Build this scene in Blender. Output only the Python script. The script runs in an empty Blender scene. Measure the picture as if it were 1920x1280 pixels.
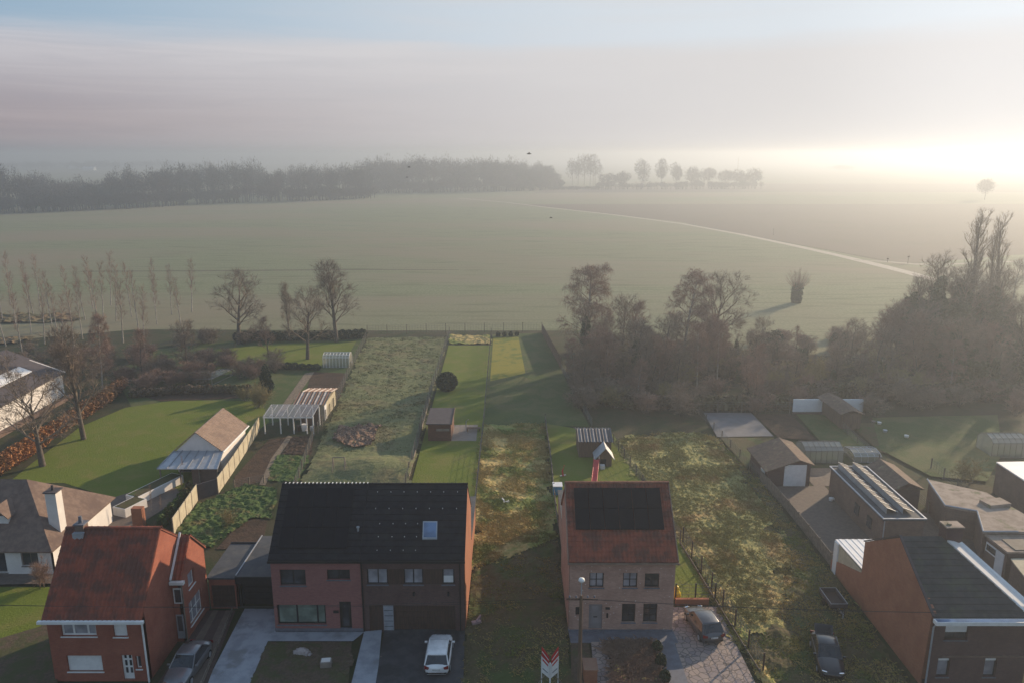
import bpy, math, random
from mathutils import Vector, noise, Matrix
R = math.radians
rnd = random.Random(7)
sc = bpy.context.scene
COL = sc.collection
# ------------------------------------------------------------------ camera
H = 34.0; FPX = 1440.0; PITCH = math.atan(350/FPX)
SP, CP = math.sin(PITCH), math.cos(PITCH)
def G(px, py, z=0.0):
    """point at height z seen at pixel (px,py) of the 1920x1280 photo"""
    u = (px-960)/FPX; v = (640-py)/FPX
    dz = SP - v*CP
    t = (H-z)/dz
    return Vector((u*t, (CP+v*SP)*t, z))
cam = bpy.data.cameras.new('camera'); co = bpy.data.objects.new('camera', cam); COL.objects.link(co)
cam.sensor_width = 36; cam.lens = 36*FPX/1920; cam.clip_end = 20000; cam.clip_start = .5
co.location = (0, 0, H); co.rotation_euler = (R(90)-PITCH, 0, 0); sc.camera = co
# ------------------------------------------------------------------ helpers
W = {}
def link(o): COL.objects.link(o); return o
def tag(o, label=None, cat=None, group=None, kind=None):
    if label: o['label'] = label
    if cat: o['category'] = cat
    if group: o['group'] = group
    if kind: o['kind'] = kind
    return o
def thing(name, label, cat, loc=(0, 0, 0), rz=0, group=None, local=False):
    o = link(bpy.data.objects.new(name, None)); o.location = loc; o.rotation_euler = (0, 0, rz)
    o.empty_display_size = .3
    W[o] = Vector((0, 0, 0)) if local else Vector(loc)
    return tag(o, label, cat, group)
class MB:
    def __init__(s): s.v = []; s.f = []
    def add(s, vs, fs):
        b = len(s.v); s.v += [tuple(p) for p in vs]; s.f += [tuple(b+i for i in f) for f in fs]; return s
    def box(s, x0, x1, y0, y1, z0, z1):
        return s.add([(x0,y0,z0),(x1,y0,z0),(x1,y1,z0),(x0,y1,z0),(x0,y0,z1),(x1,y0,z1),(x1,y1,z1),(x0,y1,z1)],
                     [(0,3,2,1),(4,5,6,7),(0,1,5,4),(1,2,6,5),(2,3,7,6),(3,0,4,7)])
    def obox(s, cx, cy, ang, lx, ly, z0, z1):
        c, n = math.cos(ang), math.sin(ang); q = []
        for z in (z0, z1):
            for a, b in ((-1,-1),(1,-1),(1,1),(-1,1)):
                x, y = a*lx/2, b*ly/2; q.append((cx+x*c-y*n, cy+x*n+y*c, z))
        return s.add(q, [(0,3,2,1),(4,5,6,7),(0,1,5,4),(1,2,6,5),(2,3,7,6),(3,0,4,7)])
    def prism(s, pts, z0, z1):
        n = len(pts)
        return s.add([(p[0],p[1],z0) for p in pts]+[(p[0],p[1],z1) for p in pts],
                     [tuple(range(n-1,-1,-1)), tuple(range(n,2*n))]+[(i,(i+1)%n,n+(i+1)%n,n+i) for i in range(n)])
    def xprism(s, pts, x0, x1):      # polygon in YZ extruded along X
        n = len(pts)
        return s.add([(x0,p[0],p[1]) for p in pts]+[(x1,p[0],p[1]) for p in pts],
                     [tuple(range(n-1,-1,-1)), tuple(range(n,2*n))]+[(i,(i+1)%n,n+(i+1)%n,n+i) for i in range(n)])
    def yprism(s, pts, y0, y1):      # polygon in XZ extruded along Y
        n = len(pts)
        return s.add([(p[0],y0,p[1]) for p in pts]+[(p[0],y1,p[1]) for p in pts],
                     [tuple(range(n)), tuple(range(2*n-1,n-1,-1))]+[((i+1)%n,i,n+i,n+(i+1)%n) for i in range(n)])
    def slab(s, pts, t):             # polygon given in 3D, thickened downwards
        n = len(pts); pts = [Vector(p) for p in pts]
        return s.add(pts+[p-Vector((0,0,t)) for p in pts],
                     [tuple(range(n)), tuple(range(2*n-1,n-1,-1))]+[((i+1)%n,i,n+i,n+(i+1)%n) for i in range(n)])
    def tube(s, pts, r, n=6, cap=True):
        pts = [Vector(p) for p in pts]; m = len(pts)
        if not hasattr(r, '__len__'): r = [r]*m
        b = len(s.v); up = Vector((0,0,1))
        for i, p in enumerate(pts):
            d = (pts[min(i+1,m-1)]-pts[max(i-1,0)]).normalized()
            a = d.cross(up) if abs(d.z) < .95 else d.cross(Vector((1,0,0)))
            a.normalize(); c = d.cross(a)
            for k in range(n):
                t = 2*math.pi*k/n; q = p+(a*math.cos(t)+c*math.sin(t))*r[i]; s.v.append(tuple(q))
        for i in range(m-1):
            for k in range(n):
                s.f.append((b+i*n+k, b+i*n+(k+1)%n, b+(i+1)*n+(k+1)%n, b+(i+1)*n+k))
        if cap:
            s.f.append(tuple(b+k for k in range(n-1,-1,-1))); s.f.append(tuple(b+(m-1)*n+k for k in range(n)))
        return s
    def lathe(s, prof, cx=0, cy=0, n=16):
        b = len(s.v)
        for r, z in prof:
            for k in range(n):
                t = 2*math.pi*k/n; s.v.append((cx+r*math.cos(t), cy+r*math.sin(t), z))
        for i in range(len(prof)-1):
            for k in range(n): s.f.append((b+i*n+k, b+i*n+(k+1)%n, b+(i+1)*n+(k+1)%n, b+(i+1)*n+k))
        return s
    def build(s, name, mat, parent=None, org=None, smooth=False, bevel=0):
        if parent is not None: o0 = W[parent]
        elif org is not None: o0 = Vector(org)
        else:
            xs = [p[0] for p in s.v]; ys = [p[1] for p in s.v]; zs = [p[2] for p in s.v]
            o0 = Vector(((min(xs)+max(xs))/2, (min(ys)+max(ys))/2, min(zs)))
        me = bpy.data.meshes.new(name)
        me.from_pydata([(p[0]-o0.x, p[1]-o0.y, p[2]-o0.z) for p in s.v], [], s.f)
        if mat: me.materials.append(mat)
        if smooth: me.shade_smooth()
        me.update()
        o = link(bpy.data.objects.new(name, me)); W[o] = o0
        if parent is not None: o.parent = parent
        else: o.location = o0
        if bevel:
            m = o.modifiers.new('bevel', 'BEVEL'); m.width = bevel; m.segments = 2; m.limit_method = 'ANGLE'
        return o
def dup(root, loc, rz=0, scale=None, label=None, group=None):
    r = link(root.copy()); r.location = loc; r.rotation_euler = (0, 0, rz)
    if scale is not None: r.scale = scale if hasattr(scale, '__len__') else (scale,)*3
    if label: r['label'] = label
    if group: r['group'] = group
    for ch in [c for c in bpy.data.objects if c.parent == root] if root not in KIDS else KIDS[root]:
        c = link(ch.copy()); c.parent = r
        for g in KIDS.get(ch, []):
            d = link(g.copy()); d.parent = c
    return r
KIDS = {}
def reg(root):
    KIDS[root] = [c for c in bpy.data.objects if c.parent == root]
    for k in KIDS[root]: KIDS[k] = [c for c in bpy.data.objects if c.parent == k]
    return root
# ------------------------------------------------------------------ materials
def nn(nt, t, **kw):
    n = nt.nodes.new(t)
    for k, v in kw.items(): setattr(n, k, v)
    return n
def base_mat(name, rough=.85, metal=0, spec=.4):
    m = bpy.data.materials.new(name); m.use_nodes = True; nt = m.node_tree
    b = nt.nodes['Principled BSDF']; b.inputs['Roughness'].default_value = rough
    b.inputs['Metallic'].default_value = metal; b.inputs['Specular IOR Level'].default_value = spec
    return m, nt, b
def mixc(nt, fac, a, b):
    n = nn(nt, 'ShaderNodeMix', data_type='RGBA')
    if hasattr(fac, 'links'): nt.links.new(fac, n.inputs[0])
    else: n.inputs[0].default_value = fac
    for s, i in ((a, 6), (b, 7)):
        if hasattr(s, 'links'): nt.links.new(s, n.inputs[i])
        else: n.inputs[i].default_value = (*s, 1)
    return n.outputs[2]
def ramp(nt, src, lo, hi):
    n = nn(nt, 'ShaderNodeMapRange'); n.interpolation_type = 'SMOOTHSTEP'
    nt.links.new(src, n.inputs[0]); n.inputs[1].default_value = lo; n.inputs[2].default_value = hi
    return n.outputs[0]
def noise_n(nt, scale, detail=5, rough=.6, vec=None, dist=0):
    n = nn(nt, 'ShaderNodeTexNoise'); n.inputs['Scale'].default_value = scale
    n.inputs['Detail'].default_value = detail; n.inputs['Roughness'].default_value = rough
    n.inputs['Distortion'].default_value = dist
    if vec is not None: nt.links.new(vec, n.inputs['Vector'])
    return n.outputs[0]
def coords(nt, scale=(1,1,1)):
    tc = nn(nt, 'ShaderNodeTexCoord'); mp = nn(nt, 'ShaderNodeMapping'); mp.inputs['Scale'].default_value = scale
    nt.links.new(tc.outputs['Object'], mp.inputs[0]); return mp.outputs[0]
def bump(nt, b, src, strength, dist=.05):
    n = nn(nt, 'ShaderNodeBump'); n.inputs['Strength'].default_value = strength; n.inputs['Distance'].default_value = dist
    nt.links.new(src, n.inputs['Height']); nt.links.new(n.outputs[0], b.inputs['Normal'])
def M(name, c1, c2=None, scale=2.0, rough=.85, bmp=0, bs=None, metal=0, spec=.4, c3=None, s3=.15, lo=.38, hi=.62, sc3=(1,1,1), t3=(.45,.7), bd=.05):
    m, nt, b = base_mat(name, rough, metal, spec)
    if c2 is None: c2 = tuple(x*.72 for x in c1)
    vec = coords(nt, sc3)
    col = mixc(nt, ramp(nt, noise_n(nt, scale, 6, .65, vec), lo, hi), c1, c2)
    if c3: col = mixc(nt, ramp(nt, noise_n(nt, s3, 4, .6, vec), *t3), col, c3)
    nt.links.new(col, b.inputs['Base Color'])
    if bmp: bump(nt, b, noise_n(nt, bs or scale*3, 6, .7, vec), bmp, bd)
    return m
def brick(name, c1, c2, mortar, bw=.22, bh=.075, stain=None, var=.6, speck=None):
    m, nt, b = base_mat(name, .9, 0, .25)
    tc = nn(nt, 'ShaderNodeTexCoord'); sx = nn(nt, 'ShaderNodeSeparateXYZ'); nt.links.new(tc.outputs['Object'], sx.inputs[0])
    ad = nn(nt, 'ShaderNodeMath', operation='ADD'); nt.links.new(sx.outputs[0], ad.inputs[0]); nt.links.new(sx.outputs[1], ad.inputs[1])
    cb = nn(nt, 'ShaderNodeCombineXYZ'); nt.links.new(ad.outputs[0], cb.inputs[0]); nt.links.new(sx.outputs[2], cb.inputs[1])
    bt = nn(nt, 'ShaderNodeTexBrick'); nt.links.new(cb.outputs[0], bt.inputs['Vector'])
    bt.inputs['Scale'].default_value = 1; bt.inputs['Brick Width'].default_value = bw; bt.inputs['Row Height'].default_value = bh
    bt.inputs['Mortar Size'].default_value = .008; bt.inputs['Color1'].default_value = (*c1, 1); bt.inputs['Color2'].default_value = (*c2, 1)
    bt.inputs['Mortar'].default_value = (*mortar, 1); bt.inputs['Bias'].default_value = 0
    col = mixc(nt, ramp(nt, noise_n(nt, .7, 6, .7, tc.outputs['Object']), .35, .7), bt.outputs[0], stain or tuple(x*.7 for x in c2))
    mx = nn(nt, 'ShaderNodeMix', data_type='RGBA'); mx.inputs[0].default_value = var
    nt.links.new(bt.outputs[0], mx.inputs[6]); nt.links.new(col, mx.inputs[7]); col = mx.outputs[2]
    if speck:
        vo = nn(nt, 'ShaderNodeTexVoronoi'); vo.inputs['Scale'].default_value = 3.2; nt.links.new(tc.outputs['Object'], vo.inputs['Vector'])
        col = mixc(nt, ramp(nt, vo.outputs['Distance'], .14, .09), col, speck)
    nt.links.new(col, b.inputs['Base Color']); bump(nt, b, bt.outputs['Fac'], -.4, .01)
    return m
def grassmat(name, a, b_, c, scale=.6, fine=9, t3=(.45,.65), bmp=.6, stripe=None):
    """two tones mixed finely, a third in larger patches"""
    m, nt, b = base_mat(name, .95, 0, .15); vec = coords(nt)
    col = mixc(nt, ramp(nt, noise_n(nt, fine, 5, .75, vec), .35, .65), a, b_)
    col = mixc(nt, ramp(nt, noise_n(nt, scale, 6, .7, vec, .4), *t3), col, c)
    if stripe:
        w = nn(nt, 'ShaderNodeTexWave'); w.bands_direction = stripe[0]; w.inputs['Scale'].default_value = stripe[1]
        w.inputs['Distortion'].default_value = stripe[3] if len(stripe) > 3 else 1.2; w.inputs['Detail'].default_value = 3; w.inputs['Detail Scale'].default_value = .6
        nt.links.new(vec, w.inputs['Vector'])
        col = mixc(nt, ramp(nt, w.outputs[1], .25, 1.25), col, stripe[2])
    nt.links.new(col, b.inputs['Base Color'])
    if bmp: bump(nt, b, noise_n(nt, fine*.6, 6, .75, vec), bmp, .12)
    return m
MT = {}
def fieldmat(name, a, b_, c, d):
    m, nt, b = base_mat(name, .95, 0, .1); v1 = coords(nt); v2 = coords(nt, (.12, 1, 1)); v3 = coords(nt, (.35, 1, 1))
    col = mixc(nt, ramp(nt, noise_n(nt, 1.6, 6, .75, v1), .35, .65), a, b_)
    col = mixc(nt, ramp(nt, noise_n(nt, .45, 5, .6, v2, .3), .48, .72), col, c)
    col = mixc(nt, ramp(nt, noise_n(nt, .012, 5, .6, v3, .6), .42, .66), col, d)
    nt.links.new(col, b.inputs['Base Color']); bump(nt, b, noise_n(nt, 1.2, 6, .8, v1), .35, .12); return m
MT['field'] = fieldmat('frosty_field', (.135,.16,.08), (.235,.245,.155), (.11,.125,.065), (.225,.195,.135))
MT['plough'] = grassmat('ploughed_field', (.13,.105,.08), (.17,.14,.11), (.12,.115,.075), .02, 1.5, (.5,.7), .3, ('Y', .1, (.10,.085,.06), 2))
MT['track'] = M('gravel_track', (.42,.38,.32), (.33,.29,.24), .8)
MT['soil'] = grassmat('garden_ground', (.05,.052,.026), (.075,.06,.038), (.036,.05,.02), .25, 6, (.42,.6))
MT['mud'] = grassmat('bare_mud', (.085,.064,.046), (.13,.095,.07), (.075,.08,.036), .5, 5, (.45,.62))
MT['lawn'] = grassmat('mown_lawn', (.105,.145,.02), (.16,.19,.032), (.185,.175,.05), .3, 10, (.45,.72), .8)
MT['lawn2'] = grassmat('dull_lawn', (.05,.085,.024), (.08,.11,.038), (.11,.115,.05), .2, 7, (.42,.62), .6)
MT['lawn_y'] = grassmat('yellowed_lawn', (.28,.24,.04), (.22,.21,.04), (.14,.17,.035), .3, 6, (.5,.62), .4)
MT['pale_grass'] = grassmat('pale_meadow', (.13,.15,.062), (.20,.205,.105), (.18,.16,.085), .22, 5, (.45,.65), .9)
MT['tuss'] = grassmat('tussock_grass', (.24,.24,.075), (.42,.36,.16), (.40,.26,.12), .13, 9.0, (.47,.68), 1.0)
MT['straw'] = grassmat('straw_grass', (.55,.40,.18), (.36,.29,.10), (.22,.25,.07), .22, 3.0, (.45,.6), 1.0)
MT['darkrough'] = grassmat('dark_rough_ground', (.075,.072,.032), (.11,.085,.05), (.065,.09,.03), .35, 4, (.45,.62), .8)  # dark soil tone, also used as painted shade on two grass plots
MT['leafy'] = grassmat('leafy_green', (.055,.10,.028), (.10,.14,.05), (.13,.105,.05), .5, 6, (.5,.65), 1)
MT['bed'] = grassmat('garden_bed', (.065,.042,.03), (.10,.065,.045), (.05,.036,.026), .8, 6, (.45,.65), .8)
MT['rubble'] = M('rubble', (.30,.19,.13), (.10,.06,.045), 3.5, .95, .9, 6, c3=(.42,.34,.28), s3=5, t3=(.6,.66))
MT['concrete_pale'] = M('pale_concrete', (.33,.35,.39), (.24,.26,.29), .9, .8, .2, c3=(.20,.21,.22), s3=.45, t3=(.55,.66))
MT['asphalt'] = M('dark_paving', (.06,.063,.07), (.038,.04,.048), 1.1, .75, .2, c3=(.03,.032,.036), s3=.5, t3=(.5,.6))
MT['pave'] = M('brown_paving', (.15,.115,.095), (.115,.09,.075), 3, .85, .25)
MT['pave_dark'] = M('dark_brown_paving', (.085,.055,.048), (.06,.042,.038), 3, .85, .25)
MT['reed'] = grassmat('dry_reed', (.24,.17,.10), (.17,.125,.075), (.12,.11,.06), .12, 3, (.42,.6), .8)
MT['path'] = M('straw_path', (.23,.18,.13), (.14,.11,.08), 3, .95, .5)
MT['tarp'] = M('grey_tarpaulin', (.15,.15,.165), (.12,.12,.13), .5, .6, .2)
MT['deck'] = M('deck', (.26,.23,.2), (.2,.17,.15), 2, .8, .2, sc3=(1, 8, 1))
def cobble(name, c1, c2, mortar):
    m, nt, b = base_mat(name, .85, 0, .3); vec = coords(nt)
    v = nn(nt, 'ShaderNodeTexVoronoi'); v.inputs['Scale'].default_value = 2.2; nt.links.new(vec, v.inputs['Vector'])
    e = nn(nt, 'ShaderNodeTexVoronoi', feature='DISTANCE_TO_EDGE'); e.inputs['Scale'].default_value = 2.2; nt.links.new(vec, e.inputs['Vector'])
    col = mixc(nt, v.outputs['Color'], c1, c2); col = mixc(nt, ramp(nt, e.outputs[0], .07, .03), col, mortar)
    nt.links.new(col, b.inputs['Base Color']); return m
MT['cobble'] = cobble('broken_stone_paving', (.38,.30,.25), (.22,.19,.20), (.13,.11,.10))
MT['brick_red'] = brick('red_brick', (.36,.105,.062), (.28,.08,.052), (.29,.17,.13))
MT['brick_pink'] = brick('pink_brick', (.31,.125,.11), (.25,.095,.088), (.25,.16,.15), var=.15)
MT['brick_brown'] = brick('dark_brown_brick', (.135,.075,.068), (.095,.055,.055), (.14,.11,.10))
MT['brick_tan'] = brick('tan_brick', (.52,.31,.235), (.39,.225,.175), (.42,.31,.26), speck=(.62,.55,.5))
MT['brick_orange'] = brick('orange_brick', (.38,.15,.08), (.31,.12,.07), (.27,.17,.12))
MT['brick_dull'] = brick('dull_brick', (.20,.13,.10), (.15,.10,.08), (.2,.16,.14))
MT['render_w'] = M('white_render', (.74,.71,.68), (.66,.63,.6), .8, .9, c3=(.55,.52,.48), s3=.7, t3=(.6,.8))
MT['white'] = M('white_paint', (.78,.78,.77), (.7,.7,.69), 2, .5)
MT['cream'] = M('cream_concrete', (.50,.45,.33), (.42,.37,.27), 1.5, .9, c3=(.3,.27,.2), s3=.8, t3=(.55,.8))
MT['tile_red'] = M('red_clay_tile', (.30,.078,.042), (.205,.058,.035), 1.2, .8, .3, 9, c3=(.14,.055,.038), s3=.9, t3=(.42,.62))
MT['tile_brown'] = M('brown_roof_tile', (.30,.215,.165), (.235,.165,.125), 2.0, .9, .3, 9, c3=(.2,.14,.11), s3=.5)
MT['tile_lichen'] = M('lichened_roof', (.17,.115,.085), (.12,.085,.065), 2.5, .95, .4, 9, c3=(.22,.19,.12), s3=1.5, t3=(.55,.75))
MT['slate'] = M('black_slate', (.014,.014,.018), (.022,.022,.027), 3, .7, .15, c3=(.028,.028,.03), s3=.9, spec=.12)
MT['slate2'] = M('weathered_slate', (.055,.052,.05), (.035,.034,.034), 1.5, .75, .3, c3=(.06,.068,.045), s3=.8, t3=(.5,.7))
MT['slate_b'] = M('dark_grey_tile', (.085,.07,.075), (.065,.055,.06), 2, .8, .2)
MT['felt'] = M('bitumen_felt', (.075,.08,.09), (.055,.06,.07), .8, .8, c3=(.1,.1,.1), s3=1.2)
MT['moss_roof'] = M('mossy_flat_roof', (.36,.29,.24), (.24,.19,.155), 1.2, .95, .3, c3=(.16,.16,.09), s3=.6, t3=(.55,.66))
MT['pv'] = M('solar_glass', (.006,.006,.010), (.009,.009,.013), 2, .5, spec=.15)
MT['black'] = M('black_frame', (.02,.02,.022), None, 2, .5)
MT['dark'] = M('dark_interior', (.012,.011,.012), None, 2, .8)
MT['brownwood'] = M('brown_wood', (.075,.042,.032), (.05,.03,.024), 2, .7, sc3=(6,6,.6))
MT['wood'] = M('weathered_wood', (.17,.11,.075), (.12,.08,.058), 2, .9, .2, sc3=(4,4,.5))
MT['redwood'] = M('red_brown_wood', (.16,.07,.045), (.11,.05,.035), 2, .85, .2, sc3=(1,1,7))
MT['post'] = M('fence_post', (.20,.17,.14), (.13,.11,.09), 3, .9)
MT['wire'] = M('galvanised_wire', (.16,.17,.16), None, 3, .6)
MT['metal'] = M('zinc_metal', (.42,.44,.48), (.35,.37,.40), 1.5, .45, metal=.3)
MT['corr'] = M('fibre_cement', (.60,.52,.47), (.42,.36,.32), 1.0, .85, c3=(.35,.26,.2), s3=1.5)
MT['corr_w'] = M('white_sheet', (.78,.79,.80), (.70,.71,.73), 1, .6)
MT['corr_d'] = M('grey_sheet', (.20,.20,.215), (.15,.15,.165), 1.2, .7)
MT['chrome'] = M('bright_metal', (.65,.65,.67), None, 2, .25, metal=1)
MT['rubber'] = M('tyre_rubber', (.018,.018,.018), None, 4, .9)
MT['red'] = M('red_plastic', (.55,.02,.03), (.45,.02,.025), 2, .45)
MT['yellow'] = M('yellow_plastic', (.80,.55,.02), None, 2, .4)
MT['blue'] = M('blue_plastic', (.04,.28,.55), None, 2, .5)
MT['taillight'] = M('tail_light', (.22,.01,.015), None, 2, .2)
MT['plate'] = M('number_plate', (.55,.56,.55), None, 2, .4)
MT['stone'] = M('blue_stone', (.15,.16,.19), (.12,.125,.15), 2, .8)
def glass(name, c, rough=.08):
    m, nt, b = base_mat(name, rough, 0, .8); b.inputs['Base Color'].default_value = (*c, 1)
    vec = coords(nt); col = mixc(nt, ramp(nt, noise_n(nt, .9, 3, .5, vec), .35, .65), c, tuple(x*1.7+.01 for x in c)); nt.links.new(col, b.inputs['Base Color'])
    return m
MT['glass'] = glass('window_glass', (.030,.032,.038))
MT['glass_g'] = glass('green_curtain_glass', (.12,.155,.13), .12)
MT['glass_l'] = glass('net_curtain_glass', (.22,.22,.245), .12)
MT['carglass'] = glass('car_glass', (.012,.014,.018), .05)
MT['sky_glass'] = glass('roof_light_glass', (.10,.15,.24), .05)
def clear(name, c, a):
    m, nt, b = base_mat(name, .15, 0, .6); b.inputs['Base Color'].default_value = (*c, 1); b.inputs['Alpha'].default_value = a; return m
MT['gh_glass'] = clear('greenhouse_glass', (.55,.52,.46), .45)
MT['plastic'] = clear('clear_sheet', (.42,.38,.36), .32)
MT['pv_row'] = M('dull_solar_glass', (.07,.07,.078), (.09,.09,.10), 2, .7, spec=.1)
MT['tile_bung'] = M('bungalow_tile', (.215,.155,.125), (.16,.115,.095), 2.0, .95, .3, 9, c3=(.14,.10,.085), s3=.5, spec=.1)
def paint(name, c, rough=.25, metal=0, coat=.6):
    m, nt, b = base_mat(name, rough, metal, .5); b.inputs['Coat Weight'].default_value = coat
    vec = coords(nt); col = mixc(nt, ramp(nt, noise_n(nt, 1.4, 6, .6, vec), .4, .7), c, tuple(x*.8 for x in c)); nt.links.new(col, b.inputs['Base Color']); return m
MT['car_white'] = paint('white_car_paint', (.78,.79,.80))
MT['car_silver'] = paint('silver_car_paint', (.22,.23,.25), .35, .6)
MT['car_grey'] = paint('grey_car_paint', (.10,.105,.115), .35, .5)
MT['car_black'] = paint('black_car_paint', (.02,.022,.03), .3, .2)
# vegetation
MT['bark'] = M('grey_brown_bark', (.13,.105,.085), (.085,.07,.058), 3, .95, .5)
MT['bark_p'] = M('pale_bark', (.42,.38,.33), (.25,.22,.19), 2.5, .9, .3, sc3=(1,1,.5))
MT['twig'] = M('bare_twigs', (.27,.205,.15), (.18,.14,.105), .6, .95)
MT['twig_r'] = M('reddish_twigs', (.32,.21,.155), (.23,.15,.115), .5, .95)
MT['twig_l'] = M('pale_twigs', (.30,.23,.15), (.2,.155,.1), .6, .95)
MT['twig_y'] = M('yellow_twigs', (.34,.27,.13), (.22,.19,.08), .6, .95)
MT['ivy'] = M('ivy_leaves', (.05,.072,.028), (.085,.10,.042), 1.2, .7)
MT['ever'] = M('evergreen_leaves', (.022,.035,.016), (.04,.055,.024), 1.2, .8)
MT['beech'] = M('copper_beech_leaves', (.46,.21,.075), (.28,.125,.05), 1.5, .85)
MT['brownleaf'] = M('withered_leaves', (.20,.14,.09), (.11,.08,.055), 1, .9, c3=(.14,.13,.06), s3=.25)
MT['farwood'] = M('far_bare_wood', (.075,.06,.055), (.05,.045,.04), .05, 1, c3=(.04,.05,.035), s3=.02)

def striped(m, sc_, dark):
    nt = m.node_tree; b = nt.nodes['Principled BSDF']; src = b.inputs['Base Color'].links[0].from_socket
    w = nn(nt, 'ShaderNodeTexWave'); w.bands_direction = 'X'; w.inputs['Scale'].default_value = sc_; w.inputs['Distortion'].default_value = .3
    nt.links.new(coords(nt), w.inputs['Vector']); nt.links.new(mixc(nt, ramp(nt, w.outputs[1], .45, .6), src, dark), b.inputs['Base Color'])
striped(MT['corr'], .42, (.20,.11,.075)); striped(MT['corr_d'], .42, (.07,.07,.08))
MT['dimbeech'] = M('shade_toned_beech_leaves', (.26,.135,.07), (.16,.09,.05), 1.5, .9, c3=(.36,.18,.07), s3=.3, t3=(.5,.7))  # darker beech colour standing in for the unlit stretch of hedge
SKY_S = .15
CLOUD_LOW = (1.85, 1.6, 1.7)
CLOUD_FAR = (2.8, 2.8, 3.0)
CLOUD_SUN = (3.5, 3.42, 3.42)
GLOW = (.7, .7, .7)
EXPO = 0.44
HAZE_C = (.51,.57,.65); HAZE_D = .00118; HAZE_G = .55
# ------------------------------------------------------------------ light, sky, haze
SUN_AZ, SUN_EL = R(45), R(16.5)         # azimuth from +Y towards +X
sd = Vector((math.sin(SUN_AZ)*math.cos(SUN_EL), math.cos(SUN_AZ)*math.cos(SUN_EL), math.sin(SUN_EL)))
sun = bpy.data.lights.new('sun', 'SUN'); sun.energy = 5.0; sun.angle = R(.6); sun.color = (1, .77, .52)
so = link(bpy.data.objects.new('sun', sun)); so.rotation_euler = (-sd).to_track_quat('-Z', 'Y').to_euler(); so.location = (60, 60, 60)
w = bpy.data.worlds.new('World'); sc.world = w; w.use_nodes = True; nt = w.node_tree
bg = nt.nodes['Background']; bg.inputs[1].default_value = SKY_S
sk = nn(nt, 'ShaderNodeTexSky', sky_type='NISHITA'); sk.sun_disc = False
sk.sun_elevation = SUN_EL; sk.sun_rotation = SUN_AZ; sk.dust_density = .3; sk.air_density = 1.3; sk.ozone_density = 1.5
tc = nn(nt, 'ShaderNodeTexCoord'); sx = nn(nt, 'ShaderNodeSeparateXYZ'); nt.links.new(tc.outputs['Generated'], sx.inputs[0])
mp = nn(nt, 'ShaderNodeMapping'); mp.inputs['Scale'].default_value = (1.0, 1.0, 9.0); nt.links.new(tc.outputs['Generated'], mp.inputs[0])
mp.inputs['Rotation'].default_value = (0, R(2), R(20))
cl = noise_n(nt, 1.7, 7, .55, mp.outputs[0], .5)
dot = nn(nt, 'ShaderNodeVectorMath', operation='DOT_PRODUCT'); nt.links.new(tc.outputs['Generated'], dot.inputs[0])
glow_az = R(38); dot.inputs[1].default_value = (math.sin(glow_az)*.99, math.cos(glow_az)*.99, .13)
toward = ramp(nt, dot.outputs['Value'], .25, 1.06); tg = ramp(nt, dot.outputs['Value'], .93, 1.01)
def madd(a, m, b):
    n = nn(nt, 'ShaderNodeMath', operation='MULTIPLY_ADD'); nt.links.new(a, n.inputs[0]); n.inputs[1].default_value = m
    if hasattr(b, 'links'): nt.links.new(b, n.inputs[2])
    else: n.inputs[2].default_value = b
    return n.outputs[0]
low = ramp(nt, madd(cl, .05, sx.outputs[2]), .165, .05)
far = mixc(nt, low, CLOUD_FAR, CLOUD_LOW)
mp2 = nn(nt, 'ShaderNodeMapping'); mp2.inputs['Scale'].default_value = (1.2, 1.2, 26); mp2.inputs['Rotation'].default_value = (R(1.5), R(-2), 0); nt.links.new(tc.outputs['Generated'], mp2.inputs[0])
st = noise_n(nt, 2.2, 8, .62, mp2.outputs[0], .6)
fd = nn(nt, 'ShaderNodeMix', data_type='RGBA', blend_type='MULTIPLY'); fd.inputs[0].default_value = 1; nt.links.new(far, fd.inputs[6])
nt.links.new(mixc(nt, ramp(nt, st, .3, .7), (.91,.91,.93), (1.08,1.07,1.06)), fd.inputs[7]); far = fd.outputs[2]
cc = mixc(nt, toward, far, CLOUD_SUN)
hor = ramp(nt, sx.outputs[2], .022, -.005)
cc = mixc(nt, hor, cc, mixc(nt, toward, (1.1,1.1,1.3), (3.3,3.1,3.0)))
zz = ramp(nt, sx.outputs[2], .150, .105)
veil = ramp(nt, madd(zz, .42, madd(st, .35, madd(cl, .75, -.06))), .40, .90)
blue = mixc(nt, toward, (1.5,2.15,2.8), (3.6,3.85,4.1))
skc = mixc(nt, veil, mixc(nt, ramp(nt, sx.outputs[2], .45, .2), sk.outputs[0], blue), cc)
pw = nn(nt, 'ShaderNodeMath', operation='POWER'); nt.links.new(tg, pw.inputs[0]); pw.inputs[1].default_value = 1.5
gl = nn(nt, 'ShaderNodeMix', data_type='RGBA', blend_type='ADD'); gl.clamp_factor = True; nt.links.new(pw.outputs[0], gl.inputs[0])
nt.links.new(skc, gl.inputs[6]); gl.inputs[7].default_value = (*GLOW, 1)
nt.links.new(gl.outputs[2], bg.inputs[0])
sc.view_settings.view_transform = 'Standard'; sc.view_settings.look = 'None'; sc.view_settings.gamma = 1
sc.view_settings.exposure = EXPO
hz = MB().box(-5000, 6000, -150, 7500, -1.2, 42).build('haze', None)
hm = bpy.data.materials.new('haze_air'); hm.use_nodes = True; hnt = hm.node_tree; hnt.nodes.clear()
out = hnt.nodes.new('ShaderNodeOutputMaterial'); pv = hnt.nodes.new('ShaderNodeVolumePrincipled')
pv.inputs['Color'].default_value = (*HAZE_C, 1); pv.inputs['Density'].default_value = HAZE_D; pv.inputs['Anisotropy'].default_value = HAZE_G
hnt.links.new(pv.outputs[0], out.inputs['Volume']); hz.data.materials.append(hm)
tag(hz, 'pale morning mist lying over the fields and gardens', 'haze', kind='stuff')
hz.display_type = 'WIRE'
sc.cycles.use_denoising = True
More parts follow.
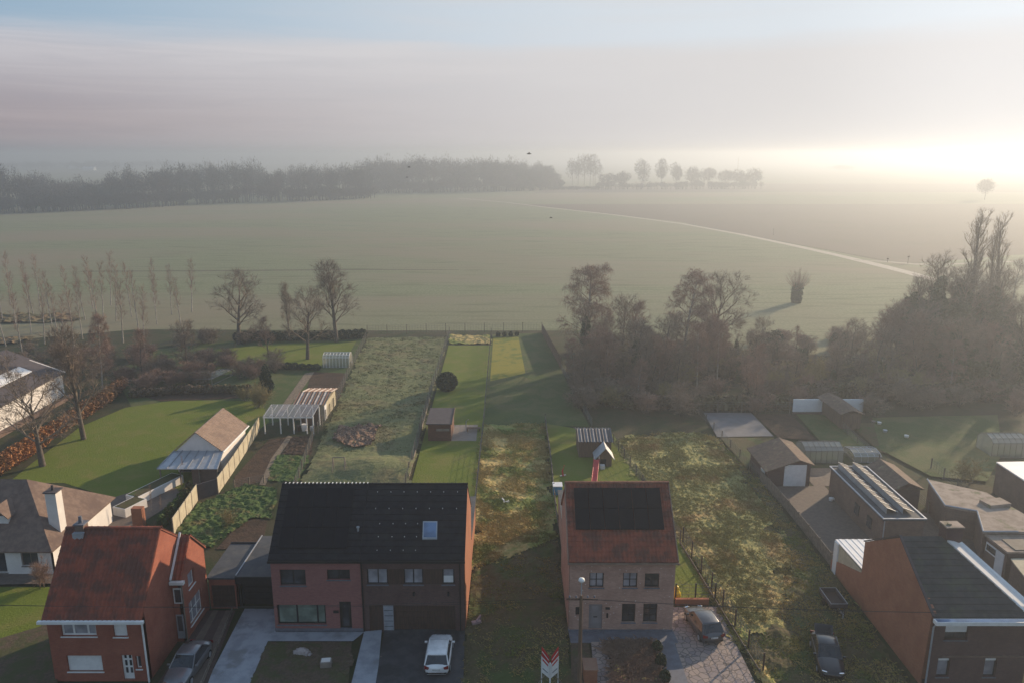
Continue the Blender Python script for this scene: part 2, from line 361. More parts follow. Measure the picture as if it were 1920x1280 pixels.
sc.cycles.max_bounces = 5; sc.cycles.diffuse_bounces = 2; sc.cycles.glossy_bounces = 2; sc.cycles.volume_bounces = 1
sc.cycles.transparent_max_bounces = 12; sc.cycles.transmission_bounces = 2
sc.cycles.caustics_reflective = False; sc.cycles.caustics_refractive = False
# ------------------------------------------------------------------ ground
def struct(o): o['kind'] = 'structure'; return o
def sheet(name, pts, z, mat, n=None):
    mb = MB(); mb.add([(p[0], p[1], z) for p in pts], [tuple(range(len(pts)))])
    o = mb.build(name, mat, org=(0, 0, 0)); return struct(o)
def px(pts): return [G(a, b) for a, b in pts]
sheet('field', [(-4800,-120),(5800,-120),(5800,7300),(-4800,7300)], 0, MT['field'])
sheet('ground', [(-140,10),(150,10),(150,104),(95,116),(60,128),(26,138),(16.5,149),(-30,149),(-75,150),(-140,120)], .012, MT['soil'])
sheet('ploughed_field', px([(960,384),(1100,383),(1920,383),(2600,400),(2600,470),(1900,478),(1690,497),(1490,458),(1280,417),(1050,391)]), .02, MT['plough'])
sheet('far_field', px([(1050,352),(1000,362),(1500,360),(2400,362),(2400,345),(1400,345)]), .02, MT['plough'])
def strip(name, cl, widths, z, mat):
    a = []; b = []; n = len(cl)
    if not hasattr(widths, '__len__'): widths = [widths]*n
    for i, p in enumerate(cl):
        d = (cl[min(i+1,n-1)]-cl[max(i-1,0)]); d.z = 0; d.normalize(); q = Vector((-d.y, d.x, 0))*widths[i]/2
        a.append((p.x+q.x, p.y+q.y, z)); b.append((p.x-q.x, p.y-q.y, z))
    mb = MB(); mb.add(a+b, [(n+i, n+i+1, i+1, i) for i in range(n-1)])
    return struct(mb.build(name, mat, org=(0,0,0)))
strip('farm_track', px([(860,372),(950,380),(1040,391),(1150,403),(1280,420),(1390,440),(1490,461),(1580,481),(1650,498),(1705,512),(1760,527)]), [2.4,2.4,2.6,2.8,3,3.2,3.5,3.8,4.2,4.2,3.5], .035, MT['track'])
strip('branch_track', px([(1600,487),(1660,491),(1720,496),(1800,495),(1920,490),(2300,480)]), [1.0,3.5,3.5,2.0,1.6,1.6], .042, M('faint_track', (.26,.24,.19), (.2,.19,.14), .8))
strip('field_ditch', px([(150,509),(400,508),(640,506),(860,506)]), [1.2,2.0,2.0,.8], .02, MT['mud'])
strip('field_edge', px([(1290,420),(1490,458),(1690,494),(1760,492)]), .9, .03, MT['soil'])
Z = [.02]
def plot(name, pts, mat, dz=.005):
    Z[0] += dz; return sheet(name, px(pts), Z[0], MT[mat])
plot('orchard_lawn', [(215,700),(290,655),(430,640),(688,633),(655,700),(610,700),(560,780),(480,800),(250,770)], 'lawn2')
plot('sunny_lawn', [(400,655),(520,645),(668,640),(655,662),(590,690),(440,692)], 'lawn')  # sunlit strip laid on as a brighter grass colour
plot('lawn', [(15,905),(60,868),(150,800),(235,764),(330,750),(490,752),(505,790),(485,806),(420,870),(300,940),(215,935),(120,905)], 'lawn')
plot('front_lawn', [(-60,1100),(95,1100),(88,1160),(60,1195),(-60,1230)], 'lawn')
plot('terrace', [(205,935),(300,905),(330,915),(345,930),(250,990),(190,990)], 'pave')
plot('allotment_soil', [(440,893),(503.7,824),(540,819),(490,903),(440,915)], 'bed')
plot('garden_bed', [(530,851),(546,819),(589,816),(583,853)], 'bed')
plot('garden_bed', [(567,766),(584,697),(650,700),(640,745),(600,780)], 'bed')
plot('garden_path', [(540,816),(548,819),(520,860),(498,909),(486,909),(508,860)], 'path')
plot('garden_path', [(572,700),(590,697),(556,745),(528,780),(516,778)], 'path')
plot('garden_bed', [(405,1030),(459,971),(502,976),(490,1030)], 'bed')
plot('flower_bed', [(250,738),(480,728),(500,745),(300,752)], 'bed')
plot('lawn', [(841,648),(921,648),(893,960),(757,960)], 'lawn')
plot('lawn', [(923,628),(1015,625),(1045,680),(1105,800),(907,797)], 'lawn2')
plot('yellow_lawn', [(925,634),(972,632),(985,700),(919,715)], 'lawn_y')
plot('deck', [(846,797),(896,797),(893,827),(842,827)], 'deck')
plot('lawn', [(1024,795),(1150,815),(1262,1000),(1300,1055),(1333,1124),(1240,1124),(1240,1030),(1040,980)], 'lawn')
plot('driveway', [(1225,1139),(1345,1139),(1425,1300),(1290,1300),(1268,1215),(1225,1215)], 'cobble')
plot('terrace', [(1066,1185),(1262,1185),(1272,1207),(1070,1207)], 'stone')
plot('garden_path', [(1108,1205),(1138,1205),(1150,1300),(1118,1300)], 'cobble')
plot('flower_bed', [(1070,1207),(1104,1207),(1116,1300),(1072,1300)], 'mud')
plot('paved_strip', [(1232,1205),(1264,1205),(1296,1300),(1250,1300)], 'stone')
plot('driveway', [(459,1143),(517,1143),(517,1187),(502,1205),(462,1300),(378,1300)], 'concrete_pale')
plot('terrace', [(503,1187),(683,1187),(662,1204),(498,1204)], 'concrete_pale')
plot('garden_bed', [(503,1205),(660,1205),(652,1300),(462,1300)], 'mud')
plot('garden_path', [(683,1186),(716,1183),(706,1300),(655,1300)], 'concrete_pale')
plot('driveway', [(721,1181),(872,1181),(868,1300),(702,1300)], 'asphalt')
plot('driveway', [(388,1147),(442,1147),(384,1300),(285,1300)], 'pave_dark')
for a in (((400,1147),(410,1147),(330,1300),(305,1300)), ((424,1147),(434,1147),(376,1300),(352,1300))): plot('paved_strip', list(a), 'pave')
plot('terrace', [(-60,1078),(110,1078),(110,1096),(-60,1100)], 'pave')
plot('shared_bed', [(0,1200),(100,1170),(110,1300),(0,1300)], 'mud')
# right side yards
sheet('yard', [(27.3,57),(33.2,57),(33.0,75.2),(27.3,75.2)], .05, MT['pave'])
sheet('yard', [(36.5,45),(60,45),(60,69),(36.5,69)], .05, MT['pave'])
sheet('yard', [(31.9,75.2),(36.5,75.2),(36.5,80),(31.9,80)], .055, MT['pave'])
plot('tarpaulin', [(1319,775),(1408,775),(1450,819.5),(1344.5,821)], 'tarp')
plot('garden_bed', [(1350,822),(1450,822),(1470,842),(1400,880)], 'darkrough')
plot('garden_bed', [(1414,778),(1482,778),(1532,828),(1458,822)], 'bed')
plot('lawn', [(1492,778),(1568,780),(1625,842),(1545,838)], 'lawn2')
plot('garden_bed', [(1590,795),(1640,795),(1720,855),(1650,850)], 'darkrough')
plot('lawn', [(1635,785),(1870,780),(1880,850),(1850,905),(1745,895),(1650,845)], 'lawn2')
def inpoly(x, y, P):
    c = False; n = len(P); j = n-1
    for i in range(n):
        if (P[i][1] > y) != (P[j][1] > y) and x < (P[j][0]-P[i][0])*(y-P[i][1])/(P[j][1]-P[i][1])+P[i][0]: c = not c
        j = i
    return c
def bumps(x, y, amp, f=1.0, seed=0):
    a = noise.noise(Vector((x*.9*f, y*.9*f, seed)))
    b = noise.noise(Vector((x*2.6*f, y*2.6*f, seed+7)))
    c = noise.noise(Vector((x*.22*f, y*.22*f, seed+3)))
    return amp*(max(0, .35+a+c*.5)*.75+max(0, b+.3)*.45)
def rough(name, P, mat, amp, step, label, cat, f=1.0, seed=0, z0=.03, hump=None, ej=.5):
    P = [(p[0], p[1]) for p in P]
    x0 = min(p[0] for p in P); x1 = max(p[0] for p in P); y0 = min(p[1] for p in P); y1 = max(p[1] for p in P)
    nx = int((x1-x0)/step)+2; ny = int((y1-y0)/step)+2; idx = {}; mb = MB()
    def vid(i, j):
        if (i, j) not in idx:
            x = x0+i*step+rnd.uniform(-.3,.3)*step; y = y0+j*step+rnd.uniform(-.3,.3)*step
            z = z0+bumps(x, y, amp, f, seed)
            if hump: z += hump(x, y)
            idx[i, j] = len(mb.v); mb.v.append((x, y, z))
        return idx[i, j]
    for i in range(nx-1):
        for j in range(ny-1):
            if inpoly(x0+(i+.5)*step+ej*noise.noise(Vector((i*step*.5,j*step*.5,seed))), y0+(j+.5)*step+ej*noise.noise(Vector((i*step*.5,j*step*.5,seed+9))), P): mb.f.append((vid(i,j), vid(i+1,j), vid(i+1,j+1), vid(i,j+1)))
    o = mb.build(name, MT[mat], org=(0,0,0)); tag(o, label, cat, kind='stuff'); return o
def blades(name, P, mat, n, h, wd, label, cat, seed=1, lean=(-.5,-.5), z0=.0, dens=None):
    """many narrow grass blades in tufts"""
    r = random.Random(seed); P = [(p[0], p[1]) for p in P]
    x0 = min(p[0] for p in P); x1 = max(p[0] for p in P); y0 = min(p[1] for p in P); y1 = max(p[1] for p in P)
    mb = MB(); k = 0; tries = 0
    while k < n and tries < n*20:
        tries += 1
        x = r.uniform(x0, x1); y = r.uniform(y0, y1)
        if not inpoly(x, y, P): continue
        if noise.noise(Vector((x*.35, y*.35, seed))) < r.uniform(-.5, .45): continue
        k += 1
        for q in range(7):
            a = r.uniform(0, 6.28); hh = h*r.uniform(.5, 1.2); xx = x+r.gauss(0,.14); yy = y+r.gauss(0,.14)
            dx, dy = math.cos(a)*wd, math.sin(a)*wd; lx = lean[0]*hh*r.uniform(.1,1)+r.gauss(0,.3)*hh; ly = lean[1]*hh*r.uniform(.1,1)+r.gauss(0,.3)*hh
            b = len(mb.v); mb.v += [(xx-dx,yy-dy,z0),(xx+dx,yy+dy,z0),(xx+lx+dx*.5,yy+ly+dy*.5,hh*.8),(xx+lx*1.6-dx*.2,yy+ly*1.6-dy*.2,hh*.85)]
            mb.f.append((b,b+1,b+2,b+3))
    o = mb.build(name, MT[mat], org=(0,0,0)); tag(o, label, cat, kind='stuff'); return o
PA = px([(690,634),(838,632),(757,950),(545,950)])
def mound(x, y):
    c = G(700,885); dx = (x-c.x)/6.0; dy = (y-c.y)/3.6; q = dx*dx+dy*dy
    return 1.3*math.exp(-q*1.2)
rough('meadow_grass', PA, 'pale_grass', .13, .30, 'pale frosty meadow grass in the long plot behind the black roofed pair', 'grass', seed=1, hump=mound)
PT = px([(843,630),(921,630),(921,646),(841,646)])
rough('meadow_grass', PT, 'straw', .45, .25, 'rough straw coloured strip at the far end of the middle lawn', 'grass', seed=2)
PD = px([(907,797),(1022,795),(1040,960),(1062,1178),(1066,1215),(872,1215),(878,1100),(890,960)])
def upper(P, y0): return [p for p in P]
PD1 = px([(907,797),(1022,795),(1036,930),(1044,1010),(886,1070),(890,960)])
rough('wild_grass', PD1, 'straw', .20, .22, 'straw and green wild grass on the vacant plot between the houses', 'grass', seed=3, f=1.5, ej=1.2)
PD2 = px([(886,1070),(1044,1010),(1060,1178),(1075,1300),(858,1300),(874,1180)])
rough('wild_ground', PD2, 'darkrough', .22, .22, 'weedy earth coloured darker for house shade on the vacant plot beside the tan brick house', 'ground cover', seed=4)  # dark earth tone also paints the tan house's shadow, cut along its edge
PF = px([(1152,826),(1230,812),(1318,812),(1400,880),(1450,960),(1570,1095),(1700,1300),(1440,1300),(1345,1140),(1278,1020)])
PF1 = px([(1152,826),(1230,812),(1318,812),(1370,860),(1440,960),(1490,1080),(1440,1180),(1400,1230),(1345,1140),(1278,1020)])
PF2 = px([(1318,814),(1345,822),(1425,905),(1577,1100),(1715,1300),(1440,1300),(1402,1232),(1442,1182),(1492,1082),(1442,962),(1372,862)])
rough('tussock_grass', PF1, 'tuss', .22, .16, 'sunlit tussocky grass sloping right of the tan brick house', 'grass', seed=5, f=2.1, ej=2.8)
rough('wild_ground', PF2, 'darkrough', .28, .24, 'rough grass coloured darker for shade beside the orange brick gable wall', 'ground cover', seed=6)  # shadow over the right part of the field put in as darker ground
rough('leafy_plants', px([(371,945),(459,909),(520,919),(512,972),(470,975),(400,1030),(318,1010)]), 'leafy', .34, .15, 'low leafy green planting behind the flat roofed garages', 'ground cover', seed=8, f=1.8)
rough('leafy_plants', px([(520,853),(581,855),(560,903),(495,903)]), 'leafy', .2, .16, 'weedy vegetable bed beside the brown allotment strip', 'ground cover', seed=9, f=1.8)
rough('rubble', px([(636.5,800),(716,800),(698,838),(660,842),(623,824)]), 'rubble', .6, .18, 'heap of broken brick rubble in the pale meadow plot', 'rubble', seed=10, f=1.6)
rough('bramble_bed', px([(1140,1207),(1228,1207),(1245,1300),(1158,1300)]), 'straw', .5, .16, 'brown withered planting in front of the tan brick house', 'ground cover', seed=11, f=1.3)
blades('grass_blades', PF1, 'tuss', 6000, .32, .018, 'long leaning grass blades among the sunlit tussocks', 'grass', 3)
blades('grass_blades', PF2, 'straw', 2500, .3, .016, 'sparse dry blades on the shade-toned rough grass beside the gable', 'grass', 8)
blades('grass_blades', PD2, 'straw', 1200, .22, .016, 'sparse dry blades on the shaded vacant plot', 'grass', 9)
blades('grass_blades', PD1, 'straw', 3500, .35, .018, 'dry straw blades on the vacant plot', 'grass', 4)
blades('grass_blades', PA, 'pale_grass', 5000, .2, .02, 'short frosty blades in the pale meadow plot', 'grass', 5)
blades('grass_blades', px([(1140,1207),(1228,1207),(1245,1300),(1158,1300)]), 'twig_r', 1500, .55, .015, 'dry brown stems in front of the tan brick house', 'grass', 6, z0=.1)
rough('turned_earth', px([(503,1206),(658,1206),(651,1300),(464,1300)]), 'mud', .22, .16, 'bare lumpy earth bed in front of the pink brick house', 'ground cover', seed=12, f=1.6, z0=.07)
rough('turned_earth', px([(531,852),(547,820),(588,817),(582,852)]), 'bed', .2, .18, 'freshly dug square bed below the corrugated shed', 'ground cover', seed=13, f=1.6)
rough('straw_verge', px([(1262,1010),(1278,1022),(1345,1128),(1402,1235),(1440,1300),(1460,1300),(1400,1190),(1340,1080),(1290,1000)]), 'straw', .3, .16, 'dry straw verge along the rusty wire fence', 'grass', seed=14, f=1.6)

rough('dry_reeds', px([(-40,592),(130,590),(150,600),(90,606),(-40,608)]), 'reed', .8, .5, 'strip of dry pale reeds at the back of the poplar plantation', 'reeds', seed=21, ej=2.5)
rough('dry_reeds', px([(-40,636),(50,632),(75,640),(-40,650)]), 'reed', .7, .5, 'small strip of dry reeds nearer the white barn roof', 'reeds', seed=22, ej=2.0)
# ------------------------------------------------------------------ building helpers
def wallx(mb, x0, x1, y, z0, z1, holes, t=.3, sgn=1):
    """wall facing -Y in plane y (t thick behind it) with rectangular holes (xa,xb,za,zb)"""
    xs = sorted({x0, x1, *[h[0] for h in holes], *[h[1] for h in holes]}); zs = sorted({z0, z1, *[h[2] for h in holes], *[h[3] for h in holes]})
    for i in range(len(xs)-1):
        for j in range(len(zs)-1):
            cx, cz = (xs[i]+xs[i+1])/2, (zs[j]+zs[j+1])/2
            if any(h[0] < cx < h[1] and h[2] < cz < h[3] for h in holes): continue
            for yy, fl in ((y, 0), (y+t, 1)):
                q = [(xs[i],yy,zs[j]),(xs[i+1],yy,zs[j]),(xs[i+1],yy,zs[j+1]),(xs[i],yy,zs[j+1])]
                mb.add(q, [(0,1,2,3) if not fl else (3,2,1,0)])
    for a, b, c, d in holes:
        mb.add([(a,y,c),(b,y,c),(b,y,d),(a,y,d),(a,y+t,c),(b,y+t,c),(b,y+t,d),(a,y+t,d)], [(0,4,5,1),(1,5,6,2),(2,6,7,3),(3,7,4,0)])
    mb.add([(x0,y,z1),(x1,y,z1),(x1,y+t,z1),(x0,y+t,z1)], [(0,1,2,3)])
def rotz90(mb, x, k=0):
    """turn geometry made by wallx (facing -Y, u along X) into a wall facing +X at plane x: (u,y,z)->(x-(y), u, z)"""
    mb.v[k:] = [(x-p[1], p[0], p[2]) for p in mb.v[k:]]
def window(parent, x0, x1, y, z0, z1, nx=2, nz=1, fr='black', gl='glass', fw=.06, sill=True, dep=.16, name='window', vs=None, shutter=0, side=None):
    """window in a front wall; side=x puts it in a wall facing +X at that x (x0,x1 then along Y)"""
    f = MB(); yy = y+dep
    f.box(x0,x1,yy,yy+.07,z0,z0+fw).box(x0,x1,yy,yy+.07,z1-fw,z1).box(x0,x0+fw,yy,yy+.07,z0+fw,z1-fw).box(x1-fw,x1,yy,yy+.07,z0+fw,z1-fw)
    for v in (vs if vs is not None else [x0+(x1-x0)*i/nx for i in range(1, nx)]): f.box(v-fw*.5, v+fw*.5, yy+.004, yy+.066, z0+fw, z1-fw)
    for i in range(1, nz):
        v = z0+(z1-z0)*i/nz; f.box(x0+fw, x1-fw, yy+.008, yy+.062, v-fw*.35, v+fw*.35)
    p = MB().box(x0+fw*.5, x1-fw*.5, yy+.03, yy+.045, z0+fw*.5, z1-fw*.5)
    b = MB().box(x0-.06, x1+.06, y-.06, yy, z0-.07, z0-.004) if sill else None
    s = MB().box(x0+.02, x1-.02, yy-.03, yy-.004, z1-(z1-z0)*shutter, z1-.01) if shutter else None
    if side is not None:
        for m in (f, p, b, s):
            if m: rotz90(m, side)
    fo = f.build(name, MT[fr], parent); W[fo] = W[parent]
    go = p.build('pane', MT[gl], fo)
    if b: b.build('sill', MT['stone' if fr == 'black' else fr], fo)
    if s: s.build('shutter', MT['white'], fo)
    return fo
def pantile(mb, x0, x1, ya, za, yb, zb, wave=.30, amp=.035, row=.36, th=.10):
    """corrugated tile slope from eave (ya,za) to ridge (yb,zb) running along X"""
    L = math.hypot(yb-ya, zb-za); n = max(1, int(L/row)); ny, nz_ = -(zb-za)/L*(1 if yb > ya else -1), abs(yb-ya)/L
    if yb < ya: ny = (zb-za)/L
    m = int((x1-x0)/wave*6); b = len(mb.v)
    for j in range(n):
        for e in (0, 1):
            t = (j+e)/n; lift = .045*(1-e)
            for i in range(m+1):
                x = x0+(x1-x0)*i/m; a = amp*math.sin(i/6*2*math.pi)+lift+th
                mb.v.append((x, ya+(yb-ya)*t+ny*a, za+(zb-za)*t+nz_*a))
    for r in range(2*n-1):
        for i in range(m):
            q = (b+r*(m+1)+i, b+r*(m+1)+i+1, b+(r+1)*(m+1)+i+1, b+(r+1)*(m+1)+i)
            mb.f.append(q if yb > ya else q[::-1])
    # underside slab
    e = [(x0,ya,za),(x1,ya,za),(x1,yb,zb),(x0,yb,zb)]
    mb.add([(p[0],p[1]+ny*th*.8,p[2]+nz_*th*.8) for p in e]+[(p[0],p[1],p[2]-.02) for p in e], [(0,1,2,3),(7,6,5,4),(0,4,5,1),(1,5,6,2),(2,6,7,3),(3,7,4,0)])
def gable_walls(mb, x0, x1, yf, yr, yb, zf, zr, zb, t=.3, left=True, right=True, z0=0):
    P = [(yf,z0),(yb,z0),(yb,zb),(yr,zr),(yf,zf)]
    if left: mb.xprism(P, x0, x0+t)
    if right: mb.xprism(P, x1-t, x1)
def ridge(mb, x0, x1, y, z, r=.11, step=.4):
    n = max(1, int((x1-x0)/step))
    for i in range(n):
        a = x0+(x1-x0)*i/n; b = x0+(x1-x0)*(i+1)/n+.03
        pts = []
        for k in range(7):
            t = math.pi*k/6; pts.append((y+math.cos(t)*r*1.25, z+math.sin(t)*r))
        mb.xprism(pts, a, b)
        r2 = r+.02
        mb.xprism([(y+math.cos(math.pi*k/6)*r2*1.25, z+math.sin(math.pi*k/6)*r2) for k in range(7)], b-.06, b)
# ================================================================== dark roofed semi pair
YF, YR, YB, ZE, ZR_ = 49.7, 54.1, 58.5, 6.0, 9.75
XA, XB, XC = -17.32, -10.89, -3.45
PZ = -0.0
def depth_of(z, y=YF): return y*CP+(H-z)*SP
def X_(px_, z, y=YF): return (px_-960)/FPX*depth_of(z, y)
def Z_(py, y=YF):
    v = (640-py)/FPX; return H-y*(SP-v*CP)/(CP+v*SP)
def front_rect(a, b, c, d, y=YF):      # px left, right, top, bottom -> x0,x1,z0,z1
    z0, z1 = Z_(d, y), Z_(c, y); zm = (z0+z1)/2
    return [X_(a, zm, y), X_(b, zm, y), z0, z1]
# left: pink brick
t1 = thing('pink_brick_house', 'pink brick half of the black roofed pair with wide ground floor window', 'house', ((XA+XB)/2, YF, 0))
hs = [front_rect(525,573,1067,1097), front_rect(613,656,1067,1086), front_rect(520,611,1133,1170), front_rect(637,659,1127,1178)]
m = MB(); wallx(m, XA, XB, YF, .35, ZE, hs); gable_walls(m, XA, XB-.02, YF+.3, YR, YB, ZE+.22, ZR_-.03, ZE, right=False); m.box(XA, XB, YB-.3, YB, 0, ZE-.1)
m.build('wall', MT['brick_pink'], t1)
MB().box(XA-.03, XB, YF-.03, YF+.3, 0, .34).build('plinth', MT['stone'], t1)
MB().box(XA+.4, XB-.4, YF+.45, YF+.5, .1, ZE-.1).build('interior', MT['dark'], t1)
window(t1, *hs[0][:2], YF, *hs[0][2:], nx=2); window(t1, *hs[1][:2], YF, *hs[1][2:], nx=2)
h = hs[2]; window(t1, h[0], h[1], YF, h[2], h[3], vs=[h[0]+(h[1]-h[0])*.40, h[0]+(h[1]-h[0])*.82], gl='glass_g', fw=.11)
h = hs[3]
d_ = MB().box(h[0], h[1], YF+.10, YF+.16, h[2], h[3]).build('door', MT['black'], t1)
MB().box(h[0]+.22, h[1]-.2, YF+.085, YF+.098, h[2]+.2, h[3]-.2).build('pane', MT['glass'], d_)
MB().box(XB-2.1, XB-1.72, YF-.10, YF-.01, 1.65, 1.82).build('letter_box', MT['black'], t1)
rl = MB(); sl = (ZR_-ZE)/(YR-YF)
rl.slab([(XA-.12,YF-.12,ZE-.10),(XB-.01,YF-.12,ZE-.10),(XB-.01,YR,ZR_+.02),(XA-.12,YR,ZR_+.02)], .16)
rl.slab([(XA-.12,YR+.002,ZR_+.02),(XB-.01,YR+.002,ZR_+.02),(XB-.01,YB+.3,ZE-.25),(XA-.12,YB+.3,ZE-.25)], .16)
n = 12; L_ = (ZR_+.02-ZE+.10)
for k in range(n):                               # tile courses
    ta, tb = k/n, (k+1)/n; ya, yb_ = YF-.12+(YR-YF+.12)*ta, YF-.12+(YR-YF+.12)*tb
    za, zb_ = ZE-.10+L_*ta, ZE-.10+L_*tb
    rl.slab([(XA-.12,ya,za+.045),(XB-.01,ya,za+.045),(XB-.01,yb_,zb_+.006),(XA-.12,yb_,zb_+.006)], .03)
ro = rl.build('roof', MT['slate'], t1)
rt = MB()
for k in range(22): 
    xx = XA+.15+k*(XB-XA-.2)/21.; rt.box(xx-.035, xx+.035, YR-.1, YR+.1, ZR_+.06, ZR_+.125)
ridge(rt2 := MB(), XA-.1, XB-.02, YR, ZR_+.0, .09, .3); rt2.build('ridge', MT['slate'], ro)
rt.build('ridge_clip', MT['white'], ro)
for (a, b, c, d) in ((XA+.5, XB-1.0, .14, .93),):
    pv_ = MB(); nc, nr = 5, 3
    for i in range(nc):
        for j in range(nr):
            u0, u1 = a+(b-a)*i/nc+.01, a+(b-a)*(i+1)/nc-.01; v0, v1 = c+(d-c)*j/nr+.004, c+(d-c)*(j+1)/nr-.004
            q = lambda u, v: (u, YF-.12+(YR-YF+.12)*v-.09, ZE-.10+L_*v+.13)
            pv_.slab([q(u0,v0), q(u1,v0), q(u1,v1), q(u0,v1)], .035)
    pv_.build('solar_panel', MT['pv'], t1)
MB().box(XA-.15, XB-.02, YF-.22, YF-.125, ZE-.30, ZE-.12).build('gutter', MT['black'], t1)
def vent(parent, x, v, mat='metal'):
    y, z = YF-.12+(YR-YF+.12)*v, ZE-.10+L_*v
    MB().lathe([(.07,z-.1),(.07,z+.25),(.12,z+.25),(.12,z+.34),(0,z+.36)], x, y, 10).build('vent_pipe', MT[mat], parent)
vent(t1, XB-.35, .37)
# right: brown brick
t2 = thing('brown_brick_house', 'dark brown brick half of the black roofed pair with garage and roof window', 'house', ((XB+XC)/2, YF, 0))
hb = front_rect(688,852,1066,1095); hd = [front_rect(693,718,1134,1180), front_rect(739,854,1135,1180), front_rect(719,738,1134,1178)]
for q in hd: q[2] = .05
m = MB(); wallx(m, XB+.005, XC, YF+.01, .0, ZE, [hb]+hd); gable_walls(m, XB, XC, YF+.31, YR, YB, ZE+.22, ZR_-.03, ZE, left=False); m.box(XB+.3, XC-.3, YB-.3, YB, 0, ZE-.1)
m.build('wall', MT['brick_brown'], t2)
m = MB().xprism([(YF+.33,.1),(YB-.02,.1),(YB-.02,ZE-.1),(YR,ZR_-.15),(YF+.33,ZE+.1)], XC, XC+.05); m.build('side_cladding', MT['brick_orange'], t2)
MB().box(XB+.4, XC-.4, YF+.45, YF+.5, .1, ZE-.1).build('interior', MT['dark'], t2)
L0, L1 = hb[0], hb[1]; ww = L1-L0
fr = lambda a: L0+ww*a
window(t2, L0, fr(.235), YF, hb[2], hb[3], vs=[fr(.125)], gl='glass_l', fw=.07)
MB().box(fr(.235), fr(.42), YF+.05, YF+.12, hb[2], hb[3]).build('cladding_panel', MT['brownwood'], t2)
window(t2, fr(.42), fr(.64), YF, hb[2], hb[3], vs=[fr(.53)], gl='glass_l', fw=.07)
MB().box(fr(.64), fr(.86), YF+.05, YF+.12, hb[2], hb[3]).build('cladding_panel', MT['brownwood'], t2)
window(t2, fr(.86), L1, YF, hb[2], hb[3], nx=1, gl='glass_l', fw=.09)
MB().box(fr(.875), L1-.1, YF+.165, YF+.18, hb[2]+.08, (hb[2]+hb[3])/2).build('blind', MT['white'], t2)
q = hd[0]; MB().box(q[0], q[1], YF+.12, YF+.2, q[2], q[3]).build('door', MT['brownwood'], t2)
q = hd[2]; dd = MB().box(q[0], q[1], YF+.04, YF+.12, q[2], q[3]).build('door', MT['concrete_pale'], t2)
mm = MB()
for k in range(1, 5): zz_ = q[2]+(q[3]-q[2])*k/5; mm.box(q[0]+.05, q[1]-.05, YF+.025, YF+.038, zz_-.015, zz_+.015)
mm.build('door_rail', MT['black'], dd)
q = hd[1]; g = MB()
for k in range(4): g.box(q[0], q[1], YF+.15, YF+.21, q[2]+(q[3]-q[2])*k/4+.01, q[2]+(q[3]-q[2])*(k+1)/4-.01)
g.build('garage_door', MT['brownwood'], t2)
MB().box(q[0], q[1], YF-.02, YF+.14, .0, .045).build('threshold', MT['metal'], t2)
for xx in (-7.1, -4.6): MB().box(xx-.07, xx+.07, YF-.12, YF-.0, 3.05, 3.32).build('wall_lamp', MT['black'], t2)
rr = MB()
rr.slab([(XB+.01,YF-.12,ZE-.10),(XC+.08,YF-.12,ZE-.10),(XC+.08,YR,ZR_+.02),(XB+.01,YR,ZR_+.02)], .16)
rr.slab([(XB+.01,YR+.002,ZR_+.02),(XC+.08,YR+.002,ZR_+.02),(XC+.08,YB+.3,ZE-.25),(XB+.01,YB+.3,ZE-.25)], .16)
for k in range(12):
    ta, tb = k/12, (k+1)/12; ya, yb_ = YF-.12+(YR-YF+.12)*ta, YF-.12+(YR-YF+.12)*tb
    za, zb_ = ZE-.10+L_*ta, ZE-.10+L_*tb
    rr.slab([(XB+.01,ya,za+.045),(XC+.08,ya,za+.045),(XC+.08,yb_,zb_+.006),(XB+.01,yb_,zb_+.006)], .03)
ro = rr.build('roof', MT['slate'], t2)
ridge(r2 := MB(), XB+.02, XC+.08, YR, ZR_+.0, .09, .3); r2.build('ridge', MT['slate'], ro)
st = MB()
for (py_, xs) in ((922,(708,733,757.5,782.5,807.5,832,858)),(953,(704.5,729.5,755,780,805,830,856)),(981.5,(712,737,760.5,783)),(1006,(709.5,735,758.5,781)),(1031.5,(707,732,756,779))):
    y = YR; 
    # intersect pixel ray with roof plane
    v = (640-py_)/FPX; dz = SP-v*CP; dy = CP+v*SP; s_ = L_/(YR-YF+.12)
    t_ = (H-(ZE-.10)+s_*(YF-.12))/(dz+s_*dy)
    for x_ in xs:
        X = (x_-960)/FPX*t_; Y = dy*t_; Zz = H-dz*t_; st.box(X-.022, X+.022, Y-.022, Y+.022, Zz-.02, Zz+.07)
st.build('panel_hook', MT['white'], ro)
def roofpt(px_, py_, lift=0):
    v = (640-py_)/FPX; dz = SP-v*CP; dy = CP+v*SP; s_ = L_/(YR-YF+.12)
    t_ = (H-(ZE-.10+lift)+s_*(YF-.12))/(dz+s_*dy)
    return Vector(((px_-960)/FPX*t_, dy*t_, H-dz*t_))
a, b, c, d = [roofpt(*p, .14) for p in ((792,1008.5),(819.5,1008.5),(820,976),(793,976))]
rw = MB().slab([a,b,c,d], .16).build('roof_window', MT['metal'], t2)
cen = (a+b+c+d)/4
MB().slab([cen+(p-cen)*.84+Vector((0,-.01,.02)) for p in (a,b,c,d)], .03).build('pane', MT['sky_glass'], rw)
MB().box(XB, XC+.1, YF-.22, YF-.125, ZE-.30, ZE-.12).build('gutter', MT['black'], t2)
MB().tube([(XC-.3,YF-.08,ZE-.25),(XC-.3,YF-.08,.1)], .05).build('downpipe', MT['black'], t2)
MB().tube([(XB+.1,YF-.08,ZE-.25),(XB+.1,YF-.08,.1)], .05).build('downpipe', MT['black'], t2)
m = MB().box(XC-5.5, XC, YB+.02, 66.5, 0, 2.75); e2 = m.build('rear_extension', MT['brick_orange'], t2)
MB().box(XC-5.6, XC+.08, YB+.02, 66.6, 2.76, 2.9).build('flat_roof', MT['felt'], e2)
